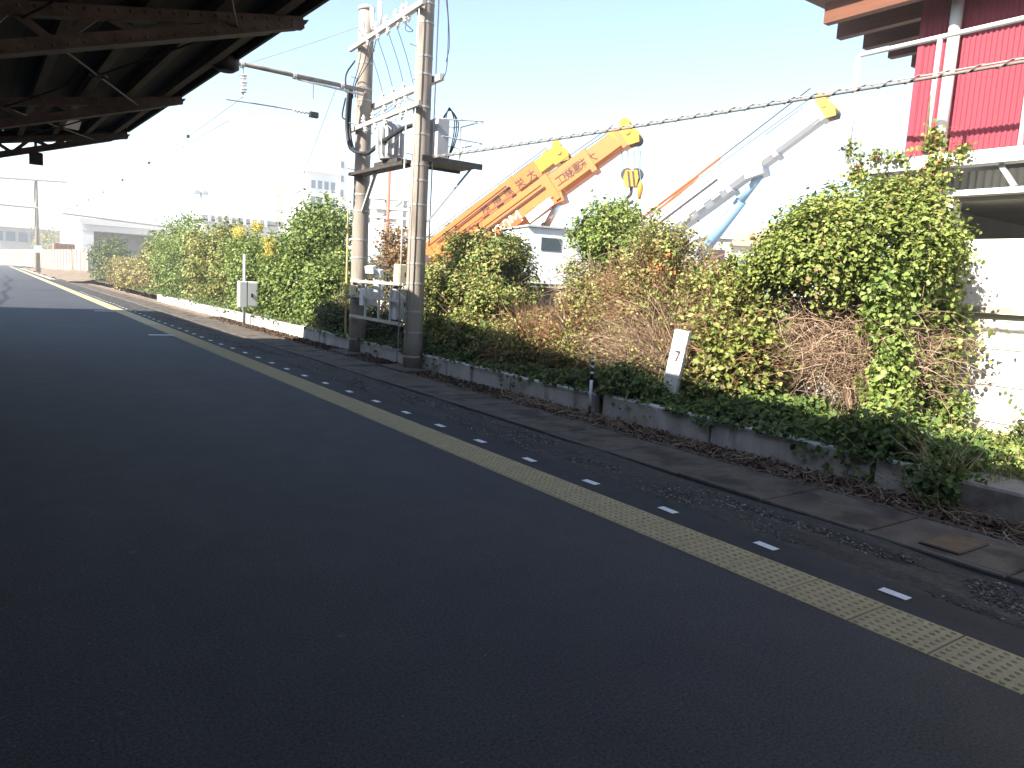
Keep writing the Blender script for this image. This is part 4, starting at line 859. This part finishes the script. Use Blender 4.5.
for k in range(9): x = at(206+7*k, 219, Y=90)[0]; MB().box(x, x+.3, 88.9, 88.98, at(225, 221, Y=90)[2]-.3, at(225, 217, Y=90)[2]).build('roof_rib', PALE, s2)
# batching plant seen between the poles
D = 62.; bp_ = thing('batching_plant', 'white industrial plant of tanks and frames between the poles', 'plant', far(385, 262, D)); 
def fx(px, py): return Vector(far(px, py, D))
for (px, w_, top, m) in ((378, 1.1, 226, PALE), (401, .75, 234, PALE)):
    c = fx(px, 262); z = fx(px, top).z; MB().tube([(c.x, c.y, -.1), (c.x, c.y, z), (c.x, c.y, z+.4)], [w_, w_, w_*.4], 18).build('tank', m, bp_, True)
vx = Vector((.85, -.52, 0)); c = fx(388, 230); c.z = 0
for dx in (-1.6, -.2, 1.3): MB().beam(c+vx*dx, c+vx*dx+Vector((0, 0, fx(388, 196).z)), .22, .22, (0, 1, 0)).build('frame_post', GREYF, bp_)
for py in (199, 209, 218, 228): z = fx(388, py).z; MB().beam(c+vx*-2.0+Vector((0, 0, z)), c+vx*1.8+Vector((0, 0, z)), 1.2, .16).build('gantry', PALE, bp_)
for k, py in enumerate((204, 214)): z = fx(388, py).z; MB().beam(c+vx*(-.9+k*.8)+Vector((0, 0, z-.35)), c+vx*(-.2+k*.8)+Vector((0, 0, z-.35)), .8, .8).build('hopper', GREYF, bp_)
MB().beam(c+vx*-1.6+Vector((0, 0, fx(388, 228).z)), c+vx*1.3+Vector((0, 0, fx(388, 199).z)), .12, .12).build('stair', GREYF, bp_)
MB().beam(c+vx*-3-Vector((0, 0, .1)), c+vx*4-Vector((0, 0, .1)), 3, fx(388, 250).z*2).build('base_house', TEAL, bp_)
rm = thing('red_mast', 'thin red pole rising between the two concrete poles', 'mast', far(390, 262, 50)); a = far(389.5, 168, 50); MB().tube([(a[0], a[1], -.1), tuple(a)], .11, 8).build('mast', REDP, rm, True); MB().tube([(a[0], a[1], -.1), (a[0], a[1], .4)], .25, 8).build('foot', GREYF, rm)
for k, (px, py) in enumerate(((447, 224), (462, 232))):
    a = far(px, py, 70); t = thing('smoke_stack', ['thin brown stack left of the orange booms', 'short brown stack just left of the orange booms'][k], 'stack', (a[0], a[1], 0)); MB().tube([(a[0], a[1], -.1), tuple(a)], [.3, .22], 10).build('flue', BROOF, t, True); MB().tube([(a[0], a[1], a[2]-.1), (a[0], a[1], a[2]+.15)], .3, 10).build('rim', GREYF, t)
# houses right of the white crane
D = 58.; a = far(722, 262, D); hz = Vector((.75, -.66, 0)); s_ = Vector((.66, .75, 0)); zr_ = far(740, 246, D)[2]
hs = thing('white_house', 'white house with brown tiled roof beyond the yard', 'house', (a[0], a[1], -.1)); obox(MB(), a, hz, s_, 0, 7.5, 0, 6, -.1, zr_).build('wall', RENDER, hs)
o = Vector((a[0], a[1], zr_)); MB().add([o+hz*-.5+s_*-.5, o+hz*8+s_*-.5, o+hz*8+s_*6.5, o+hz*-.5+s_*6.5, o+hz*1.6+s_*2.8+Vector((0, 0, 1.25)), o+hz*6+s_*2.8+Vector((0, 0, 1.25))], [(0, 1, 5, 4), (1, 2, 5), (2, 3, 4, 5), (3, 0, 4), (0, 3, 2, 1)]).build('roof', BROOF, hs)
wn = obox(MB(), a, hz, s_, 1.1, 2.6, -.06, -.01, zr_-2.0, zr_-.8).build('window', GSTEEL, hs); obox(MB(), a, hz, s_, 1.2, 2.5, -.08, -.065, zr_-1.9, zr_-.9).build('pane', GLASSB, wn)
a = far(700, 262, 50); gs = thing('grey_shed', 'grey shed with shade painted on a flat dark panel left of the white house', 'shed', (a[0], a[1], -.1)); zz_ = far(706, 238, 50)[2]; obox(MB(), a, hz, s_, 0, 1.9, 0, 4, -.1, zz_).build('wall', GREYF, gs); obox(MB(), a, hz, s_, .4, 1.5, -.05, -.01, zz_-1.6, zz_-.7).build('shade_panel', DARKIN, gs); obox(MB(), a, hz, s_, -.2, 2.1, -.2, 4.2, zz_+.01, zz_+.15).build('roof', PALE, gs)  # flat panel on the wall, its dark colour paints the shade inside
# second distant row so the horizon is closed
for k, (px0, px1, py, D) in enumerate(((395, 470, 236, 130), (560, 640, 240, 140), (760, 850, 232, 120), (100, 190, 232, 190))):
    a = far(px0, py, D); b = far(px1, py, D); t = thing('far_warehouse', ['long pale warehouse behind the poles', 'pale warehouse behind the truck', 'pale warehouse behind the vine dome', 'pale far block over the viaduct'][k], 'warehouse', ((a[0]+b[0])/2, (a[1]+b[1])/2, -.1))
    m_ = (Vector(a)+Vector(b))/2; MB().beam(Vector((a[0], a[1], a[2]/2)), Vector((b[0], b[1], a[2]/2)), 12, a[2]).build('wall', PALE, t); MB().beam(Vector((a[0], a[1], a[2]+.2)), Vector((b[0], b[1], a[2]+.2)), 12.6, .35).build('roof', GREYF, t)
# ================================================================== planting
def topx(P):
    d = np.array(P)-[0, 0, CH]; z = d@fwd; return np.array([512+F*(d@RT)/z, 384-F*(d@UP)/z])
def pb(x0, y0, x1, y1, X, rx, k=1.0):     # ellipsoid on the plane X whose outline fills a pixel box
    c = at((x0+x1)/2, (y0+y1)/2, X=X); t = at((x0+x1)/2, y0, X=X)
    gx = abs(topx(c+[.1, 0, 0])[0]-topx(c)[0])*10; gy = abs(topx(c+[0, .1, 0])[0]-topx(c)[0])*10; hw = (x1-x0)/2*k
    rx = min(rx, .75*hw/gx); return (c[0], c[1], c[2], rx, math.sqrt(hw*hw-(rx*gx)**2)/gy, abs(t[2]-c[2])*.95)
HG = 'bushes of the hedge left of the poles'
bush('dark_bush', 'dark rounded bush at the far left end of the hedge', 'bush', [pb(92, 240, 128, 288, 7.6, 1.1)], 420, 14, .16, L_DARK, HG, .22, 0, tw=60)
bush('straw_bush', 'straw-coloured low bush at the foot of the far hedge end', 'bush', [pb(108, 260, 142, 290, 6.9, .5), pb(135, 250, 165, 292, 7.2, .7)], 420, 12, .12, L_BEIGE, HG, .16, 0, tw=120, mix=(L_OLIVE, .8))
bush('hedge_bush', 'feathery mid-green bush next right of the dark bush', 'bush', [pb(143, 225, 200, 295, 8, 1.2), pb(150, 240, 190, 297, 7.3, .7), pb(170, 219, 205, 260, 8.2, .9)], 1100, 13, .12, L_HEDGE, HG, .17, .1)
bush('hedge_bush', 'yellowish rounded bush in the middle of the hedge', 'bush', [pb(188, 232, 240, 302, 7.5, .9), pb(205, 225, 245, 290, 8.1, .9)], 1000, 13, .11, L_OLIVE, HG, .15, .2, mix=(L_HEDGE, .9))
bush('hedge_bush', 'green bush behind the white post cabinet', 'bush', [pb(226, 232, 285, 312, 7.7, .85), pb(230, 245, 270, 316, 7.2, .55)], 1100, 13, .1, L_HEDGE, HG, .13, .2)
bush('tall_evergreen', 'tallest glossy evergreen bush left of the far pole', 'bush', [pb(272, 222, 352, 330, 7.7, .95), pb(292, 195, 348, 270, 8.0, .95), pb(262, 235, 318, 325, 7.3, .65), pb(300, 260, 350, 338, 7.2, .5)], 2600, 13, .1, L_HEDGE, HG, .13, .2, stems=9, lump=.2)
bush('shaded_shrub', 'small dark shrub at the low wall left of the far pole', 'bush', [pb(322, 300, 356, 345, 6.95, .35)], 260, 14, .07, L_DARK, None, .09, .1, tw=160)
bush('creeping_patch', 'low green weeds under the rack between the poles', 'weeds', [pb(362, 308, 408, 342, 7.0, .3), pb(366, 255, 400, 300, 7.8, .4)], 420, 14, .06, L_DARK, None, .08, .2, tw=150)
bush('dying_plant', 'tall browning plant between the two poles', 'bush', [pb(382, 226, 410, 290, 7.9, .35)], 260, 9, .07, L_BROWN, None, .1, .25, tw=260)
bush('clipped_bush', 'broad grey-green bush right of the near pole', 'bush', [pb(424, 238, 500, 345, 7.6, .75), pb(450, 229, 530, 325, 7.9, .75), pb(426, 285, 520, 372, 7.2, .5)], 2700, 13, .062, L_OLIVE, None, .085, .25, stems=8, mix=(L_HEDGE, 1.1), tw=500, lump=.18)
bush('brush', 'low straw and green brush below the wall gap', 'bush', [pb(500, 318, 560, 385, 7.2, .45), pb(545, 300, 600, 390, 7.4, .5)], 650, 9, .05, L_OLIVE, None, .09, .25, tw=1300, twm=TWIGR, mix=(L_BRIGHT, .3))
bush('leafy_shrub', 'bright green leafy top of the shrub by the orange cranes', 'bush', [pb(580, 205, 640, 262, 8.1, .5), pb(605, 215, 672, 275, 8.2, .5)], 1100, 13, .06, L_BRIGHT, None, .075, .25, tbias=-.15, stems=4)
bush('round_shrub', 'mixed green and brown shrub left of the vine mass', 'bush', [pb(630, 230, 706, 320, 8.0, .6), pb(560, 258, 640, 330, 7.9, .5)], 950, 11, .055, L_OLIVE, None, .085, .25, mix=(L_BRIGHT, .6), tw=600, bare=.25)
t = thing('dry_thicket', 'fan of dry brown twigs in the middle of the planting', 'dead shrub', (7.5, 7.6, .25))
for k, (px, py, n_, l) in enumerate(((668, 385, 520, 1.5), (640, 395, 520, 1.3), (600, 392, 420, 1.1))):
    c = at(px, py, X=7.55); P = c+rng.normal(size=(n_, 3))*[.1, .18, .1]; Dr = np.stack([rng.normal(size=n_)*.3-.15, rng.normal(size=n_)*.45+.35, .9+.3*rng.random(n_)], 1)
    twigs('twig', P, Dr, l*(.6+.6*rng.random(n_)), .0065, TWIG, t, 6, .55, .16)
P, N = blobpts([pb(590, 255, 690, 345, 7.6, .45)], 900, .3, 1.0, .2); twigs('fine_twig', P, N+[0, .3, .4], .25+.3*rng.random(len(P)), .004, TWIGR, t, 4, .4, .3)
for m_, n_ in ((L_OLIVE, 170), (L_BRIGHT, 90), (L_BROWN, 110), (L_BEIGE, 90)):
    P, N = blobpts([pb(575, 255, 700, 395, 7.45, .4), pb(560, 320, 660, 395, 7.3, .3)], n_, .5, 1.05, .25, .25); Q, Mn, c = clump(P, N, 8, .07, .3, .7); leaves('leaf_spray', Q, Mn, .045, m_, t)
bush('vine_curtain', 'pale big-leaved vine curtain right of the leaning board', 'vine', [pb(694, 275, 760, 420, 7.8, .4), pb(712, 320, 768, 430, 7.6, .3), pb(702, 330, 745, 410, 7.4, .3)], 1000, 9, .068, L_VINE, None, .1, .25, tw=900, twm=TWIGR, bare=.25, mix=(L_BEIGE, .2), aspect=.85, stems=3)
rs = thing('autumn_spray', 'few rust-red leaves at the crest of the round shrub', 'leaves', at(665, 275, X=7.9)); P, N = blobpts([pb(648, 245, 684, 285, 7.6, .2)], 14, .4, 1.0, .2); Q, Mn, c = clump(P, N, 5, .04); leaves('red_leaf', Q, Mn, .05, L_RED, rs)
c = at(665, 262, X=7.7); MB().tube(arc([(7.9, c[1], .3), (7.8, c[1]+.1, 1.2), tuple(c)]), .01, 5).build('stem', BARK, rs)
bush('creeper_bank', 'yellow-green creeper bank joining the round shrub to the vine dome', 'vine', [pb(690, 262, 772, 345, 8.0, .4), pb(660, 285, 720, 380, 7.9, .3)], 800, 11, .055, L_VINE, None, .075, .25, tw=350, twm=TWIGR, mix=(L_BRIGHT, .4), aspect=.8, stems=3)
bush('edge_weed', 'leafy weed added at the right frame edge to shadow the panel wall', 'weed', [pb(1014, 408, 1042, 472, 8.65, .14)], 110, 9, .06, L_IVY, None, .06, .22, tw=20, stems=1, sh=10)  # added for the shadow blob on the panel wall
# vine dome: a cap of overlapping leaves over a tangle of bare wood
vd = thing('vine_dome', 'big dome of climbing vine leaves before the red building', 'vine', (8.0, 4.9, .25))
def cap(blobs, n, size, m, name, keep, per=10, rad=.085, tb=0.):
    P, N = blobpts(blobs, n, .84, 1.05, .17); k = keep(P, N); P, N = P[k], N[k]; Q, Mn, c = clump(P, N, per, rad, .55, .45)
    return leaves(name, Q, Mn, size, m, vd, rng.beta(2.2, 2.2, len(P))[c]*.65+rng.random(len(c))*.4+tb, .8)
DB = [pb(760, 203, 890, 345, 8.2, .6), pb(815, 192, 938, 300, 8.4, .6), pb(750, 232, 830, 330, 8.0, .45), pb(872, 193, 944, 285, 8.5, .4), pb(790, 198, 880, 300, 8.3, .5), pb(780, 215, 860, 300, 7.8, .4), pb(850, 215, 950, 300, 8.2, .4)]
def hole(P, N): 
    z0 = at(850, 278, X=8.0)[2]; q = np.sin(P[:, 1]*7+P[:, 2]*3)+np.sin(P[:, 2]*8+P[:, 0]*4)+np.sin(P[:, 0]*6+P[:, 1]*11); k = q > -1.5+.6*rng.random(len(P)); return k & (P[:, 2] > z0+.16*np.sin(P[:, 1]*5)+.1*np.sin(P[:, 1]*13)-.05)
cap(DB, 6500, .047, L_VINE, 'crown', hole, 10, .085, -.1); cap(DB, 420, .045, L_BROWN, 'withered_leaves', hole, 4); cap(DB, 900, .065, L_OLIVE, 'large_leaves', hole, 3); cap(DB, 1200, .055, L_BRIGHT, 'young_leaves', hole, 7)
shoots(DB[:4], 200, .16, .045, L_VINE, vd, 7, .3); shoots(DB[:4], 40, .3, .045, L_BRIGHT, vd, 8, .5)
COL = [pb(866, 262, 912, 350, 7.9, .25), pb(872, 330, 910, 420, 7.8, .2), pb(868, 395, 915, 470, 7.6, .3), pb(905, 250, 955, 330, 8.4, .3), pb(918, 300, 955, 400, 8.6, .22), pb(925, 390, 960, 455, 8.6, .22)]
P, N = blobpts(COL, 1000, .6, 1.05, .2); Q, Mn, c = clump(P, N, 9, .07, .3, .6); leaves('hanging_leaves', Q, Mn, .058, L_BRIGHT, vd, rng.random(len(P))[c]*.6+rng.random(len(c))*.4-.1, .85)
P, N = blobpts([pb(700, 290, 790, 400, 7.8, .4), pb(890, 300, 975, 380, 8.6, .25)], 260, .5, 1.05, .2); Q, Mn, c = clump(P, N, 7, .09, .3, .6); leaves('side_leaves', Q, Mn, .065, L_VINE, vd, None, .8)
TG = [pb(745, 285, 930, 395, 8.0, .4), pb(800, 330, 940, 410, 8.2, .35), pb(880, 300, 968, 390, 8.55, .25)]
P, N = blobpts(TG, 2800, .1, 1.0, .15); twigs('tangle', P, rng.normal(size=P.shape)*[.5, 1, .6]+[0, 0, .1], .25+.45*rng.random(len(P)), .0045, TWIG, vd, 5, .35, .35)
mb = MB()
for k in range(26):
    a = at(random.uniform(770, 940), random.uniform(290, 330), X=8.2); b = at(random.uniform(790, 930), random.uniform(345, 405), X=8.1); m_ = (a+b)/2+np.array([random.uniform(-.2, .1), random.uniform(-.35, .35), random.uniform(-.2, .2)])
    mb.tube(arc([a, m_, b], 6), [.013]*13, 5)
c = at(820, 322, X=7.9)
for r in (.13, .19): mb.tube([tuple(c+np.array([0, r*math.cos(q), r*1.2*math.sin(q)])) for q in np.linspace(0, 5.6, 22)], .011, 5)
mb.build('bare_vine', BARK, vd, True)
mb = MB()
for (p0, p1, r) in (((855, 432), (850, 330), .045), ((872, 440), (880, 300), .035), ((905, 420), (915, 330), .03), ((850, 330), (800, 280), .025), ((850, 330), (900, 270), .025)):
    a = at(*p0, X=7.95); b = at(*p1, X=8.1); m_ = (a+b)/2+np.array([0, random.uniform(-.1, .1), 0]); mb.tube(arc([a, m_, b], 5), [r]*11, 7)
mb.build('trunk', BARK, vd, True)
# climber on the railing post of the red building
cl_ = thing('climbing_vine', 'leafy creeper climbing the rail post of the red building', 'vine', (9.5, 4.8, 3.2))
V = [pb(924, 152, 946, 195, 9.4, .12), pb(926, 126, 943, 160, 9.45, .1), pb(849, 156, 866, 188, 9.4, .08), pb(847, 138, 855, 165, 9.4, .04), pb(862, 153, 915, 162, 9.38, .06), pb(880, 172, 950, 190, 9.4, .08), pb(945, 150, 972, 158, 9.38, .04)]
P, N = blobpts(V, 230, .2, 1.1, .2); Q, Mn, c = clump(P, N, 7, .045, .3, .7); leaves('foliage', Q, Mn, .052, L_VINE, cl_, None, .8); sel = rng.choice(len(Q), 90); leaves('red_leaf', Q[sel], Mn[sel], .06, L_RED, cl_)
P = P[:160]; twigs('tendril', P, rng.normal(size=P.shape)+[0, 0, .5], .3, .003, TWIGR, cl_, 4, .2, .3)
mb = MB().tube(arc([(9.52, 4.55, 2.4), (9.5, 4.8, 3.2), (9.55, 4.85, 3.9), (9.58, 4.87, 4.2)]), .012, 5); mb.build('stem', BARK, cl_)
# goldenrod
for k, (x0, y0, x1, y1, X) in enumerate(((262, 238, 278, 258, 6.95), (232, 226, 246, 238, 7.4), (252, 222, 262, 232, 7.6))):
    t = thing('goldenrod', ['yellow goldenrod plume above the post cabinet', 'yellow flowering top left of the goldenrod plume', 'small yellow flower head on the hedge crest'][k], 'flowers', at((x0+x1)/2, (y0+y1)/2+40, X=X))
    B_ = [pb(x0, y0+(y1-y0)*j/3, x1, y0+(y1-y0)*(j+.7)/3, X, .15) for j in range(3)] if k == 0 else [pb(x0, y0, x1, y1, X, .2)]
    P, N = blobpts(B_, 130, .2, 1.05, .2); Q, Mn, c = clump(P, N, 9, .05); leaves('bloom', Q, Mn, .045, L_GOLD, t); c = at((x0+x1)/2, (y0+y1)/2, X=X); MB().tube([(c[0]+.1, c[1], .3), tuple(c)], .012, 5).build('stem', BARK, t)
# red berries / autumn leaves in the shrubs
# ground ivy over the planter, spilling over the low wall
def cover(n, ya, yb, fn, size, m, name, label):
    y = ya+(yb-ya)*rng.random(n)**1.2; x = 6.5+rng.random(n)**.85*1.05; h = fn(y); keep = rng.random(n) < h; x, y = x[keep], y[keep]
    z = .27+.3*np.abs(np.sin(y*3.1)+np.sin(y*7.7+x*3))*.35*rng.random(len(x))+.25*np.clip(x-6.6, 0, .5)*rng.random(len(x))
    z = np.where(x < 6.56, .3-rng.random(len(x))**1.6*.3*np.clip(np.sin(y*2.3)+np.sin(y*5.1), .15, 1), z)
    P = np.stack([np.where(x < 6.56, 6.43-.03*rng.random(len(x)), x), y, z], 1); N = rng.normal(size=P.shape)*.5+np.array([-.45, 0, .8])
    return tag(leaves(name, P, N, size, m, None, rng.beta(2, 2, len(P)), .8), label, 'ground cover', kind='stuff')
cover(26000, 2.8, 16, lambda y: .75+.25*np.sin(y*1.7), .06, L_IVY, 'ground_ivy', 'dark green ivy spilling over the low planter wall')
cover(9000, 16, 45, lambda y: .4+.3*np.sin(y*1.3), .08, L_IVY, 'far_ground_ivy', 'scattered weeds along the far low wall')
bush('ivy_clump', 'dense ivy clump hanging over the low wall on the right', 'ivy', [pb(845, 425, 922, 492, 6.75, .35), pb(825, 425, 880, 465, 6.9, .3)], 620, 12, .062, L_IVY, None, .07, -.05, tw=60, aspect=.85)
bush('ivy_clump', 'small ivy tuft in the gap beside the broad kerb block', 'ivy', [pb(918, 468, 965, 508, 6.5, .2)], 160, 10, .05, L_IVY, None, .05, -.05, tw=30, aspect=.85)
bush('weed_tuft', 'ivy filling the wall gap by the banded stake', 'ivy', [pb(598, 372, 650, 408, 6.7, .22)], 260, 11, .055, L_IVY, None, .06, 0, tw=40, aspect=.85)
n_ = 7000; y = -1+rng.random(n_)*5; x = 7.0+rng.random(n_)*1.9; P = np.stack([x, y, .24+.16*rng.random(n_)*(.5+.5*np.sin(x*6+y*4))], 1)
tag(leaves('weed_cover', P, rng.normal(size=P.shape)*.6+[-.2, 0, .7], .055, L_BRIGHT, None, None, .7), 'sunlit green weeds at the foot of the panel wall, right', 'ground cover', kind='stuff')
n_ = 2600; P = np.stack([6.7+rng.random(n_)*2.2, rng.random(n_)*16+2, np.full(n_, .23)], 1); o, _ = twigs('grass_blades', P, rng.normal(size=(n_, 3))*.35+[0, 0, 1], .12+.3*rng.random(n_), .004, mat('grass_blade', (.1, .14, .03), .7, tint=[(0, (.06, .1, .02)), (.6, (.16, .2, .05)), (1, (.32, .27, .13))]), None, 3, .5, .2); tag(o, 'thin grass and stalks among the planter bed', 'grass', kind='stuff')
n_ = 14000; P, N = blobpts([(7.5, 6.2, .3, .6, 1.7, .35), (7.5, 9.3, .35, .6, 2.4, .45), (7.8, 13.5, .4, .7, 2.2, .6)], n_, .2, 1.05, .15, .2); tag(leaves('undergrowth', P, N+rng.normal(size=P.shape)*.6+[0, 0, .4], .06, L_IVY, None, None, .75), 'mixed low undergrowth beneath the shrubs', 'undergrowth', kind='stuff')
# far shrubs against the board fence
bush('fence_shrub', 'scrubby small tree before the far fence', 'bush', [pb(2, 234, 38, 256, 9, 1.5), pb(38, 232, 60, 250, 9.5, 1.5)], 300, 10, .3, L_OLIVE, None, .5, .2, tw=30)
# ================================================================== hazy air
hz_ = MB().box(-310, 510, -210, 710, -1.15, 28).build('haze', mat('haze_air', (1, 1, 1))); hz_['kind'] = 'stuff'
hm = hz_.data.materials[0]; hn = hm.node_tree; 
for q in list(hn.nodes):
    if q.type != 'OUTPUT_MATERIAL': hn.nodes.remove(q)
pv = hn.nodes.new('ShaderNodeVolumePrincipled'); pv.inputs['Color'].default_value = (.93, .96, 1, 1); pv.inputs['Density'].default_value = .0016; pv.inputs['Anisotropy'].default_value = .0
hn.links.new(pv.outputs[0], hn.nodes[0].inputs['Volume'])
